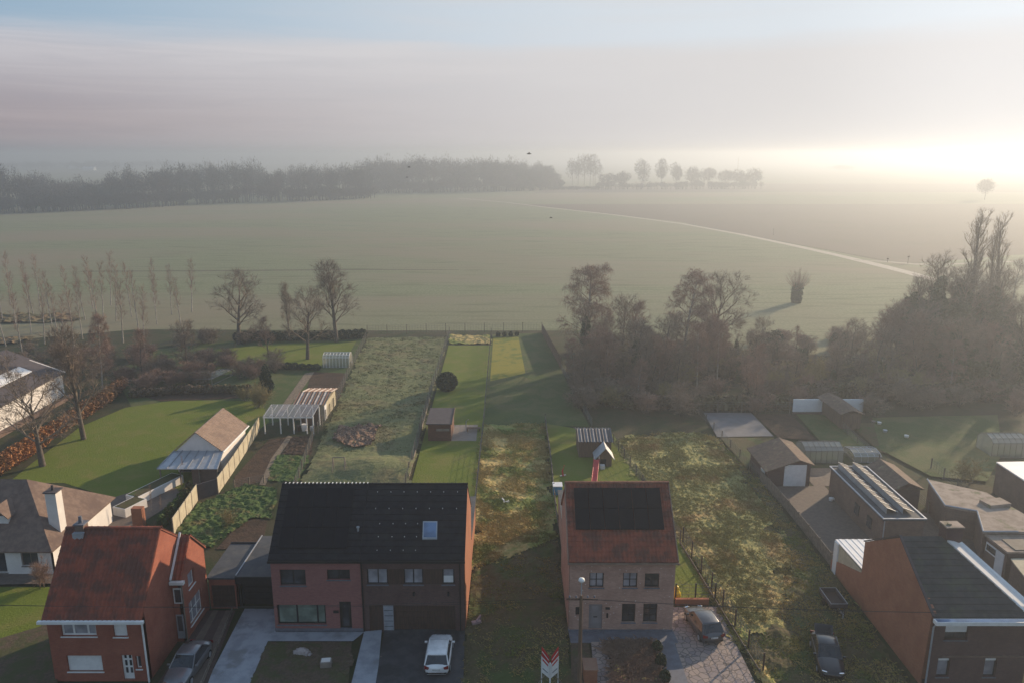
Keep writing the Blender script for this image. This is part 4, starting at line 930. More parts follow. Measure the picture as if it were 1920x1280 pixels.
# ------------------------------------------------------------------ fences
def fence(name, label, pts, h, sp, kind='wire', post='post', cat='fence', group=None, pw=.05):
    t = thing(name, label, cat, (pts[0].x, pts[0].y, 0), group=group)
    L = [0]
    for i in range(len(pts)-1): L.append(L[-1]+(pts[i+1]-pts[i]).length)
    def at(s):
        for i in range(len(pts)-1):
            if s <= L[i+1] or i == len(pts)-2:
                return pts[i]+(pts[i+1]-pts[i])*((s-L[i])/(L[i+1]-L[i]))
    n = max(1, round(L[-1]/sp)); P = [at(L[-1]*i/n) for i in range(n+1)]
    src = None
    for p in P[:100]:
        hh = h*1.08 if kind == 'wire' else h+.05
        o = link(bpy.data.objects.new('post', src.data)) if src else None
        if o is None:
            m = MB().box(-pw, pw, -pw, pw, 0, hh); W['tmp'] = Vector((0,0,0))
            me = bpy.data.meshes.new('post'); me.from_pydata(m.v, [], m.f); me.materials.append(MT[post]); src = o = link(bpy.data.objects.new('post', me))
        o.parent = t; o.location = (p.x-pts[0].x, p.y-pts[0].y, 0); W[o] = p
    if kind == 'wire':
        m = MB()
        for z in [h*k/5+.05 for k in range(1, 6)]:
            for a, b in zip(P, P[1:]): m.tube([a+Vector((0,0,z)), b+Vector((0,0,z))], .014, 3, cap=False)
        for a, b in zip(P, P[1:]):
            k = max(1, int((b-a).length/.5))
            for j in range(1, k): q = a+(b-a)*j/k; m.box(q.x-.008, q.x+.008, q.y-.008, q.y+.008, .05, h)
        m.build('wire_mesh', MT['wire'], t)
    elif kind == 'panel':
        m = MB()
        for a, b in zip(P, P[1:]):
            d = b-a; ang = math.atan2(d.y, d.x); c = (a+b)/2
            m.obox(c.x, c.y, ang, d.length-.14, .06, 0, h)
        m.build('panel', MT['cream'], t)
    elif kind == 'slab':
        m = MB()
        for a, b in zip(P, P[1:]):
            d = b-a; ang = math.atan2(d.y, d.x); c = (a+b)/2
            for r_ in range(int(h/.3)): m.obox(c.x, c.y, ang, d.length-.02, .05, r_*.3+.006, r_*.3+.292)
        m.build('panel', MT[post], t)
    elif kind == 'rail':
        m = MB()
        for a, b in zip(P, P[1:]):
            for z in (h*.45, h*.95): m.tube([a+Vector((0,0,z)), b+Vector((0,0,z))], .035, 4)
        m.build('rail', MT[post], t)
    elif kind == 'board':
        m = MB(); k = 0
        for a, b in zip(P, P[1:]):
            d = b-a; ang = math.atan2(d.y, d.x); nb = max(1, int(d.length/.25))
            for j in range(nb): c = a+d*(j+.5)/nb; m.obox(c.x, c.y, ang, d.length/nb-.03, .03, .05, h-.1*((j*7) % 3)/3)
        m.build('board', MT[post], t)
    return t
fence('concrete_fence', 'cream concrete panel fence beside the white garden house', [G(409,925), G(440,880), G(487,806)], 1.75, 2.0, 'panel')
fence('concrete_fence', 'cream concrete panel fence beside the leafy green planting', [G(326,1004), G(371,937)], 1.75, 2.0, 'panel')
p, q = G(371,937), G(409,925)
m = MB(); m.obox((p.x+q.x)/2, (p.y+q.y)/2, math.atan2(q.y-p.y, q.x-p.x), (q-p).length-.2, .12, 0, 1.7); tag(m.build('garden_wall', MT['slate_b']), 'dark wall section joining the two cream concrete fences', 'wall')
fence('wire_fence', 'tall wire fence along the field behind the middle gardens', [G(689,629), G(842,625), G(1016,623)], 1.9, 3.6, pw=.05)
fence('wire_fence', 'wire fence between the pale meadow plot and the middle lawn', [G(843,627), G(800,765), G(763,905), G(748,960)], 1.4, 3.0)
fence('slab_fence', 'low concrete slab edge along the meadow side of the dark timber shed', [G(806,750), G(785,830), G(766,900)], .6, 2.5, 'slab')
fence('wire_fence', 'straight wire fence between the two green lawns', [G(921,628), G(907,795), G(891,950), G(886,1010)], 1.3, 3.0)
fence('wire_fence', 'wire fence along the left side of the allotments', [G(590,815), G(560,900), G(548,930)], 1.2, 2.2)
fence('wire_fence', 'wire fence from corrugated shed up to the field hedge', [G(688,634), G(655,700), G(626,765), G(596,812)], 1.4, 2.5)
fence('garden_fence', 'fence left of the tan brick house garden', [G(1022,790), G(1032,860), G(1041,950), G(1046,985)], 1.1, 2.4, 'slab')
fence('wire_fence', 'wire fence between play garden and sunlit tussock grass', [G(1150,832), G(1200,905), G(1275,1020)], 1.3, 2.6)
fence('slab_fence', 'low slab kerb with wire above beside the stone driveway', [G(1275,1020), G(1340,1127), G(1424,1262)], .35, 2.4, 'slab')
fence('wire_fence', 'rusty post wire fence along the stone driveway', [G(1280,1018), G(1345,1124), G(1430,1262)], 1.5, 2.6, post='brownwood')
fence('wire_fence', 'short wire gate fence across the side lawn by the parked grey car', [G(1266,1128), G(1340,1127)], 1.5, 2.0, post='black')
p, q = G(1266,1133), G(1328,1133)
tag(MB().box(p.x, q.x, p.y-.12, p.y+.12, 0, .55).build('low_wall', MT['brick_orange']), 'low brick wall at the head of the stone driveway', 'wall')
fence('board_fence', 'weathered board fence running from the field corner down the yellow lawn', [G(1016,624), G(1052,692)], 1.9, 2.6, 'board', post='wood')
fence('field_wire_fence', 'thin wire fence between dark scrub and shaded lawn', [G(1052,694), G(1110,800)], 1.1, 3)
m = [G(1310,778), G(1425,900), G(1470,950), G(1530,1025), G(1580,1090)]
fence('slab_fence', 'grey concrete slab fence between tussock field and brown yard', m[1:], 1.25, 2.6, 'slab')
fence('wire_fence', 'wire fence at the left of the grey tarpaulin plot', m[:2], 1.1, 3)
fence('rail_fence', 'white rail fence along the drive of the red brick house', [G(436,1150), G(378,1290)], .5, 2.0, 'rail', post='post')
fence('wire_fence', 'wire fence through the right gardens behind the greenhouses', [G(1555,785), G(1640,862), G(1740,960)], 1.1, 3)
fence('wire_fence', 'wire fence beside the mossy roofed building', [G(1745,880), G(1850,965)], 1.3, 3)
fence('post_row', 'row of thin posts behind the grey tarpaulin plot', [G(1300,775), G(1480,775)], 1.6, 3.6)
fence('wire_fence', 'wire fence on allotment edge below the corrugated shed', [G(440,915), G(495,905)], .9, 1.6)
fence('kerb_strip', 'pale concrete kerb running beside the middle dark path', [G(722,1183), G(706,1290)], .12, 3, 'slab')
# ------------------------------------------------------------------ sheds
t = thing('timber_shed', 'dark red timber shed with flat felt roof on the middle lawn', 'shed', G(825,825))
a, b = G(803,827), G(846,827); d = 4.9
MB().box(a.x, b.x, a.y, a.y+d, 0, 2.35).build('wall', MT['redwood'], t)
MB().slab([(a.x-.2,a.y-.25,2.36),(b.x+.1,a.y-.25,2.36),(b.x+.1,a.y+d+.2,2.62),(a.x-.2,a.y+d+.2,2.62)], .12).build('roof', MT['slate_b'], t)
MB().box(a.x+1.0, a.x+2.6, a.y-.04, a.y-.003, 1.35, 1.65).build('window', MT['deck'], t)
MB().slab([(b.x+.12,a.y-.27,2.45),(b.x+.18,a.y-.27,2.45),(b.x+.18,a.y+d+.2,2.72),(b.x+.12,a.y+d+.2,2.72)], .2).build('fascia', MT['wood'], t)
t = thing('garden_bench', 'pale wooden bench and table on the deck beside the timber shed', 'bench', G(890,818))
p = G(888,808); q = thing
MB().box(p.x-.9, p.x+.9, p.y-.3, p.y+.3, .42, .5).build('seat', MT['wood'], t)
for sx_ in (-.8, .8): MB().box(p.x+sx_-.05, p.x+sx_+.05, p.y-.25, p.y+.25, 0, .418).build('leg', MT['wood'], t)
p = G(874,812); tag(MB().tube([p, p+Vector((.0,0,1.6)), p+Vector((.3,0,1.9))], .05, 6).build('garden_tap', MT['metal']), 'grey stand pipe on the deck of the timber shed', 'tap')
t = thing('corrugated_shed', 'shed with rusty striped corrugated roof in the allotments', 'shed', G(590,790))
c0, c1 = G(553,787), G(612,787)
X0, X1, Yc = c0.x, c1.x, c0.y
MB().box(X0+.1, X1-.2, Yc, Yc+6.5, 0, 2.1).build('wall', MT['cream'], t)
def corr(name, x0, x1, ya, za, yb, zb, mat, parent, wv=.38, amp=.06):
    m = MB(); n = int((x1-x0)/wv*6); b = 0
    for i in range(n+1):
        x = x0+(x1-x0)*i/n; a = amp*math.sin(i/6*2*math.pi)
        m.v += [(x,ya,za+a),(x,yb,zb+a),(x,yb,zb+a-.03),(x,ya,za+a-.03)]
    for i in range(n):
        k = i*4
        for s_ in range(4): m.f.append((k+s_, k+4+s_, k+4+(s_+1)%4, k+(s_+1)%4))
    return m.build(name, MT[mat], parent)
corr('roof', X0-.1, X1+.05, Yc-.3, 2.25, Yc+3.2, 2.9, 'corr', t); corr('roof', X0+.2, X1+.3, Yc+6.8, 2.3, Yc+3.2, 2.92, 'corr', t)
MB().box(X1-.19, X1-.1, Yc-.2, Yc+.9, 0, 2.0).build('door', MT['white'], t)
t = thing('pergola_shelter', 'white framed shelter with clear sheet roof beside the corrugated shed', 'shelter', G(540,812))
c0, c1 = G(497,813), G(588,813); yb = c0.y
for x in (c0.x, c0.x+2.0, (c0.x+c1.x)/2+.6, c1.x-.8, c1.x):
    MB().box(x-.06, x+.06, yb, yb+.12, 0, 2.1).build('post', MT['white'], t)
    MB().box(x-.06, x+.06, yb+3.2, yb+3.32, 0, 2.5).build('post', MT['white'], t)
MB().box(c0.x-.1, c1.x+.1, yb-.02, yb+.1, 2.1, 2.28).build('beam', MT['white'], t)
m = MB()
for k in range(9): x = c0.x+(c1.x-c0.x)*k/8; m.slab([(x-.04,yb-.1,2.36),(x+.04,yb-.1,2.36),(x+.04,yb+3.4,2.76),(x-.04,yb+3.4,2.76)], .06)
m.build('rafter', MT['white'], t)
MB().slab([(c0.x-.1,yb-.12,2.40),(c1.x+.1,yb-.12,2.40),(c1.x+.1,yb+3.42,2.80),(c0.x-.1,yb+3.42,2.80)], .02).build('roof_sheet', MT['plastic'], t)
MB().box(c0.x+3.6, c1.x+.05, yb+3.34, yb+3.4, 0, 2.5).build('back_wall', MT['wood'], t)
for dx_, w_, h_, mt_ in ((4.6,.7,.9,'render_w'),(5.6,.55,.6,'metal'),(3.9,.5,.7,'brownwood')):
    b0 = c0.x+dx_; tag(MB().lathe([(w_*.4,0),(w_*.5,h_*.6),(w_*.45,h_),(w_*.3,h_),(0,h_*.98)], b0, yb+1.2, 10).build('water_barrel', MT[mt_]), {'render_w':'white barrel under the clear roofed shelter','metal':'small grey barrel under the clear roofed shelter','brownwood':'brown tub under the clear roofed shelter'}[mt_], 'barrel')
def greenhouse(label, x0, x1, y0, y1, he, hr, along='x', nr=6, fr='white', name='greenhouse', gl='gh_glass'):
    t = thing(name, label, 'greenhouse', ((x0+x1)/2, y0, 0)); g = MB(); f = MB()
    if along == 'x':
        ym_ = (y0+y1)/2; prof = [(y0,0),(y0,he),((y0*2+ym_)/3,he+(hr-he)*.55),(ym_,hr),((y1*2+ym_)/3,he+(hr-he)*.55),(y1,he),(y1,0)]
        for k in range(nr+1):
            x = x0+(x1-x0)*k/nr; f.tube([(x,a,b) for a, b in prof], .035, 4)
        for a, b in prof: f.tube([(x0,a,b),(x1,a,b)], .035, 4)
        for (a, b), (c, d) in zip(prof, prof[1:]): g.add([(x0,a,b),(x1,a,b),(x1,c,d),(x0,c,d)], [(0,1,2,3)])
        for x in (x0, x1): g.add([(x,a,b) for a, b in prof], [tuple(range(7))])
    else:
        xm_ = (x0+x1)/2; prof = [(x0,0),(x0,he),((x0*2+xm_)/3,he+(hr-he)*.55),(xm_,hr),((x1*2+xm_)/3,he+(hr-he)*.55),(x1,he),(x1,0)]
        for k in range(nr+1):
            y = y0+(y1-y0)*k/nr; f.tube([(a,y,b) for a, b in prof], .035, 4)
        for a, b in prof: f.tube([(a,y0,b),(a,y1,b)], .035, 4)
        for (a, b), (c, d) in zip(prof, prof[1:]): g.add([(a,y0,b),(a,y1,b),(c,y1,d),(c,y0,d)], [(0,1,2,3)])
        for y in (y0, y1): g.add([(a,y,b) for a, b in prof], [tuple(range(7))])
    f.build('frame', MT[fr], t); g.build('glazing', MT[gl], t)
    m = MB(); m.box(x0+.3, x1-.3, y0+.3, y1-.3, 0, .35); m.build('planting', MT['leafy'], t); return t
p, q = G(606,689), G(655,689)
greenhouse('small glass greenhouse at the far end of the allotments', p.x, q.x, p.y, p.y+2.6, 1.7, 2.3, nr=8)
p, q = G(1508,868), G(1580,868)
greenhouse('clear greenhouse between brown garage and solar roofed outbuilding', p.x, q.x, p.y, p.y+2.8, 1.5, 2.1, nr=7, fr='post')
p, q = G(1602,866), G(1652,866)
greenhouse('low glass cold frame right of the clear greenhouse', p.x, q.x, p.y, p.y+3.0, .7, 1.1, nr=4, fr='metal')
p, q = G(1858,858), G(1925,858)
greenhouse('hazy greenhouse above the white roofed hall at the right edge', p.x, q.x, p.y, p.y+3, 1.8, 2.5, nr=6, fr='post')
t = thing('cold_frame', 'small pale framed garden cage on the orchard lawn', 'cold frame', G(386,712))
p = G(368,722); q = G(398,722)
m = MB()
P4 = [(p.x,p.y),(q.x,p.y),(q.x+1.2,p.y+5.5),(p.x+1.6,p.y+5.5)]
for z in (.05, 1.0):
    for i in range(4): m.tube([(*P4[i],z),(*P4[(i+1)%4],z)], .06, 4)
for c in P4: m.tube([(*c,0),(*c,1.0)], .06, 4)
m.build('frame', MT['deck'], t); MB().add([(*c,.98) for c in P4], [(0,1,2,3)]).build('netting', MT['plastic'], t)
# play garden
t = thing('garden_shed', 'wooden garden shed with striped corrugated grey roof in the play garden', 'shed', G(1112,855))
p, q = G(1082,858), G(1148,858)
MB().box(p.x+.2, q.x-.15, p.y, p.y+4.0, 0, 2.0).yprism([(p.x+.2,2.0),(q.x-.15,2.0),((p.x+q.x)/2,2.01)], p.y+.1, p.y+.2).build('wall', MT['wood'], t)
corr('roof', p.x, q.x, p.y-.3, 2.1, p.y+2.3, 2.75, 'corr_d', t, .36, .05); corr('roof', p.x, q.x, p.y+4.4, 2.1, p.y+2.3, 2.76, 'corr_d', t, .36, .05)
for x in (p.x-.06, q.x+.02): MB().add([(x,p.y-.3,2.0),(x,p.y-.3,2.2),(x,p.y+2.3,2.86),(x,p.y+4.4,2.2),(x,p.y+4.4,2.0),(x,p.y+2.3,2.66)], [(0,1,2,5),(5,2,3,4)]).build('verge', MT['deck'], t)
t = thing('playhouse', 'little playhouse with blue grey pitched roof in front of the garden shed', 'playhouse', G(1135,874))
p, q = G(1116,876), G(1150,876); yb = p.y; xm_ = (p.x+q.x)/2+.1
MB().yprism([(p.x+.2,0),(q.x-.2,0),(q.x-.2,1.2),(xm_,2.2),(p.x+.2,1.2)], yb+.1, yb+1.9).build('wall', MT['wood'], t)
MB().slab([(p.x-.1,yb-.1,1.0),(xm_,yb-.1,2.35),(xm_,yb+2.1,2.35),(p.x-.1,yb+2.1,1.0)], .08).slab([(xm_,yb-.1,2.35),(q.x+.1,yb-.1,1.0),(q.x+.1,yb+2.1,1.0),(xm_,yb+2.1,2.35)], .08).build('roof', MT['metal'], t)
MB().box(p.x+.6, p.x+1.2, yb+.06, yb+.098, .05, 1.0).build('door', MT['dark'], t)
MB().box(xm_-.6, xm_-.1, yb-.7, yb-.1, 0, .5).build('step', MT['render_w'], t)
t = thing('slide', 'red plastic garden slide', 'slide', G(1116,900)); t['label'] = 'red plastic garden slide standing below the little playhouse'
p, q = G(1113,912), G(1118,880)
u = Vector((.28,0,0))
MB().add([p-u+Vector((0,0,.15)), p+u+Vector((0,0,.15)), q+u+Vector((0,0,1.2)), q-u+Vector((0,0,1.2)),
          p-u+Vector((0,0,.09)), p+u+Vector((0,0,.09)), q+u+Vector((0,0,1.14)), q-u+Vector((0,0,1.14))], [(0,1,2,3),(7,6,5,4),(0,4,5,1),(2,6,7,3),(1,5,6,2),(3,7,4,0)]).build('chute', MT['red'], t)
for s_ in (-1, 1): MB().tube([p+u*s_+Vector((0,0,.2)), q+u*s_+Vector((0,0,1.3))], .05, 5).build('side_rail', MT['red'], t)
MB().tube([q-u, q-u+Vector((0,0,1.6))], .04, 5).tube([q+u, q+u+Vector((0,0,1.6))], .04, 5).tube([q-u+Vector((0,0,.5)), q+u+Vector((0,0,.5))], .03, 5).build('ladder', MT['white'], t)
t = thing('toy_rocker', 'red and white garden toy on the play lawn', 'toy', G(1056,893)); p = G(1056,893)
MB().tube([p, p+Vector((-.1,0,.7)), p+Vector((.1,.1,1.3))], [.12,.09,.05], 6).build('stem', MT['red'], t); MB().tube([p+Vector((-.35,0,.1)), p+Vector((.3,0,.25))], .08, 5).build('foot', MT['white'], t)
t = thing('rotary_toy', 'blue garden box beside the rear corner of the tan brick house', 'storage box', G(1050,925)); p = G(1046,925)
MB().box(p.x-.5, p.x+.4, p.y-.5, p.y+.5, 0, 1.0).build('box_body', MT['blue'], t); MB().box(p.x-.55, p.x+.45, p.y-.55, p.y+.55, 1.002, 1.08).build('lid', MT['white'], t); t.name = 'storage_box'
p = G(1268,1122)
t = thing('yellow_toy', 'bright yellow inflatable toy at the tan house side wall', 'toy', p); t.name = 'inflatable_toy'
MB().lathe([(0,0),(.25,.05),(.36,.35),(.30,.62),(.16,.75),(.20,.95),(.12,1.12),(0,1.15)], p.x, p.y, 14).build('toy_body', MT['yellow'], t, smooth=True)
# planters at bungalow
for lb, a, b in (('larger white planter box on the bungalow terrace', (237,945), (290,925)), ('smaller white planter box nearest the bungalow gable', (213,968), (250,955))):
    p, q = G(*a), G(*b); d = q-p; ang = math.atan2(d.y, d.x)
    L_, w_ = (6.0, 1.6) if 'larger' in lb else (2.6, 1.6)
    ang = R(68); c = p+Vector((math.cos(ang)*L_/2+.6, math.sin(ang)*L_/2, 0))
    t = thing('planter_box', lb, 'planter', c); m = MB()
    m.obox(c.x, c.y, ang, L_, w_, 0, .9); m.build('box_body', MT['render_w'], t)
    MB().obox(c.x, c.y, ang, L_-.25, w_-.25, .902, .93).build('soil', MT['darkrough'], t)
p = G(262,985); tag(MB().box(p.x-.5, p.x+.5, p.y-.3, p.y+.3, 0, 1.9).build('brick_pier', MT['brick_orange']), 'orange brick pier behind the red tiled ridge', 'pier')
# right garden shed + white wall
t = thing('white_wall', 'long white garden wall panel at the back of the right gardens', 'wall', G(1550,778)); p, q = G(1486,776), G(1617,776)
MB().box(p.x, q.x, p.y, p.y+.2, .35, 2.1).build('panel', MT['corr_w'], t); MB().box(p.x, q.x, p.y-.01, p.y+.21, 0, .345).build('footing', MT['brick_dull'], t)
t = thing('lean_shed', 'small patched roof shed in front of the white garden wall', 'shed', G(1590,806)); p, q = G(1576,806), G(1612,806)
MB().box(p.x, q.x, p.y, p.y+7, 0, 2.2).build('wall', MT['wood'], t)
MB().slab([(p.x-.3,p.y-.3,2.2),((p.x+q.x)/2,p.y-.3,2.75),((p.x+q.x)/2-.2,p.y+7.2,2.75),(p.x-.5,p.y+7.2,2.2)], .08).slab([((p.x+q.x)/2,p.y-.3,2.75),(q.x+.3,p.y-.3,2.2),(q.x+.1,p.y+7.2,2.2),((p.x+q.x)/2-.2,p.y+7.2,2.75)], .08).build('roof', MT['tile_lichen'], t)
# bits in right garden
for i, (a, b, mt_, lb, nm, ct) in enumerate(((1648,797,'render_w','white garden pot near the small patched roof shed','garden_pot','pot'),(1659,812,'metal','pale grey garden urn lower right of the patched roof shed','garden_urn','pot'),(1699,822,'render_w','white garden ornament on the hazy right lawn','garden_ornament','ornament'),(1637,795,'post','small stone pot beside the patched roof shed','stone_pot','pot'))):
    p = G(a, b); tag(MB().lathe([(.12,0),(.18,.06),(.27,.42),(.29,.48),(.2,.48),(0,.45)], p.x, p.y, 10).build(nm, MT[mt_], smooth=True), lb, ct)
# rubble details
t = thing('white_sack', 'pale builder sack lying on the dark front bed', 'sack', G(566,1225)); p = G(566,1228)
m = MB(); 
for k in range(9):
    a = k/8; rr_ = .32*math.sin(math.pi*min(1,a*.92+.06))**.7
    m.tube([(p.x-.8+a*1.5, p.y+.2*math.sin(a*4), rr_*.5), (p.x-.8+(a+.125)*1.5, p.y+.2*math.sin(a*4+.5), rr_*.5)], rr_, 8)
m.build('sack_body', M('sack_cloth', (.42,.37,.36), (.32,.28,.27), 3, .9, .4), t)
t = thing('concrete_block', 'pale concrete block on the dark front bed', 'block', G(612,1250)); p = G(612,1250)
MB().obox(p.x, p.y, .1, .75, .55, 0, .55).build('block_body', MT['deck'], t, bevel=.03); MB().obox(p.x, p.y, .1, .6, .4, .551, .60).build('lid', MT['render_w'], t)
p = G(949,943); tag(MB().obox(p.x, p.y, .6, .7, .2, .05, .25).obox(p.x-.3, p.y+.4, 1.9, .6, .12, .05, .3).build('plastic_sheet', MT['render_w']), 'scrap of pale plastic sheet on the straw plot', 'sheet')
p = G(893,1170); tag(MB().obox(p.x, p.y, .4, .7, .3, .03, .3).obox(p.x+.15, p.y+.3, 1.2, .8, .1, .03, .4).build('debris', M('faded_plastic', (.4,.28,.28), None)), 'faded scrap of plastic beside the brown brick house', 'debris')
p = G(637,892); 
t = thing('trestle', 'small metal frame standing on the earth mound behind the black roof', 'trestle', (p.x, p.y, 0))
m = MB(); hh = 1.9
for dx_, dy_ in ((-.7,-.4),(.7,-.4),(-.7,.4),(.7,.4)): m.tube([(p.x+dx_, p.y+dy_*1.5, .3), (p.x+dx_*.9, p.y, hh+.3)], .05, 5)
m.tube([(p.x-.65,p.y,hh+.3),(p.x+.65,p.y,hh+.3)], .05, 5); m.build('frame', MT['deck'], t)
# ------------------------------------------------------------------ utility pole + wires + sign
t = thing('utility_pole', 'slim street lamp and wire pole in front of the tan brick house', 'utility pole', (4.2, 41.6, 0))
MB().tube([(4.2,41.6,0),(4.2,41.6,8.1)], [.15,.10], 10).build('pole', MT['wood'], t)
MB().tube([(4.2,41.6,8.1),(4.2,41.6,9.2)], .035, 6).build('lamp_bracket', MT['metal'], t)
m = MB(); m.lathe([(0,9.0),(.16,9.02),(.20,9.08),(.17,9.2),(.08,9.25),(0,9.26)], 4.2, 41.6, 14); m.build('lamp_head', MT['white'], t, smooth=True)
MB().tube([(3.3,41.6,7.85),(5.2,41.6,7.8)], .05, 6).build('cross_arm', MT['brownwood'], t)
for x in (3.5, 3.9, 4.6, 5.0): MB().lathe([(.03,7.9),(.07,7.95),(.05,8.05),(0,8.07)], x, 41.6, 8).build('insulator', MT['stone'], t)
t = thing('overhead_wire', 'dark overhead wires strung across the house fronts', 'wire', (4.2, 41.6, 7.9))
for x_, z_, y_ in ((3.5, 7.95, 41.55), (4.9, 7.75, 41.65)):
    for xe, ze_ in ((-42, 7.8), (44, 7.9)):
        pts = []
        for k in range(17):
            a = k/16; pts.append((x_+(xe-x_)*a, y_+(0 if xe < 0 else -1.2)*a, z_+(ze_-z_)*a-4*.55*a*(1-a)))
        MB().tube(pts, .011, 4).build('cable', MT['black'], t)
t = thing('estate_sign', 'red and white V shaped property sign on a white frame', 'sign', G(1030,1290), local=False)
p = G(1031,1292)
for s_ in (-1, 1):
    dx, dy = .47*s_, .32
    nrm = Vector((dy*s_, -abs(dx), 0)).normalized()
    def q(u, z, o=0): return Vector((p.x+.06*s_+dx*u, p.y+dy*u, z))+nrm*o
    bd = MB(); P = [q(0,.9), q(1,1.1), q(1,2.3), q(0,1.95)]; bd.add(P+[x+nrm*.03 for x in P], [(0,1,2,3),(7,6,5,4),(0,4,5,1),(1,5,6,2),(2,6,7,3),(3,7,4,0)])
    b_ = bd.build('board', MT['white'], t)
    def pl(P, nm, mt):
        bd = MB(); 
        for o, f in ((-.006, 1), (.036, -1)):
            Q = [x+nrm*o for x in P]; bd.add(Q, [(0,1,2,3)])
        bd.build(nm, MT[mt], b_)
    # red chevron top with white slanted stripe
    P = [q(0,1.952), q(1,2.302), q(1,3.0), q(0,2.45)]; bd = MB(); bd.add(P+[x+nrm*.03 for x in P], [(0,1,2,3),(7,6,5,4),(0,4,5,1),(1,5,6,2),(2,6,7,3),(3,7,4,0)])
    bd.build('header', MT['red'], t)
    pl([q(.05,2.18), q(.95,2.62), q(.95,2.72), q(.05,2.26)], 'stripe', 'white')
    pl([q(.12,1.72), q(.88,2.0), q(.88,2.16), q(.12,1.86)], 'red_band', 'red')
    pl([q(.15,1.22), q(.85,1.38), q(.85,1.46), q(.15,1.29)], 'dark_band', 'stone')
    MB().tube([q(1,0,.02), q(1,2.3,.02)], .035, 5).build('support', MT['white'], t)
    MB().tube([q(1.6,.0,.1), q(.6,.95,.02)], .035, 5).build('brace', MT['deck'], t)
MB().tube([(p.x,p.y,0),(p.x,p.y,2.0)], .06, 6).build('post', MT['white'], t)
# small pieces on ground right
p = G(1286,1175)
tag(MB().obox(G(1294,1256).x, G(1294,1256).y, .05, .75, .75, .06, .075).build('manhole_cover', MT['brownwood']), 'square brown inspection cover in the stone driveway', 'inspection cover')
p = G(1084,1262); tag(MB().box(p.x+.3, p.x+1.15, p.y-1.2, p.y, 0, 1.1).box(p.x+.25, p.x+1.2, p.y-1.25, p.y+.05, 1.102, 1.2).build('gate_pillar', MT['brick_orange']), 'brick pillar with flat cap beside the utility pole', 'pillar')
p = G(1575,966)
p = G(1558,938); tag(MB().lathe([(.2,0),(.25,.3),(.2,.35),(0,.35)], p.x, p.y, 8).box(p.x+.3, p.x+.7, p.y, p.y+.3, 0, .25).build('garden_pot', MT['render_w']), 'white pots on the brown yard beside the solar outbuilding', 'pot')
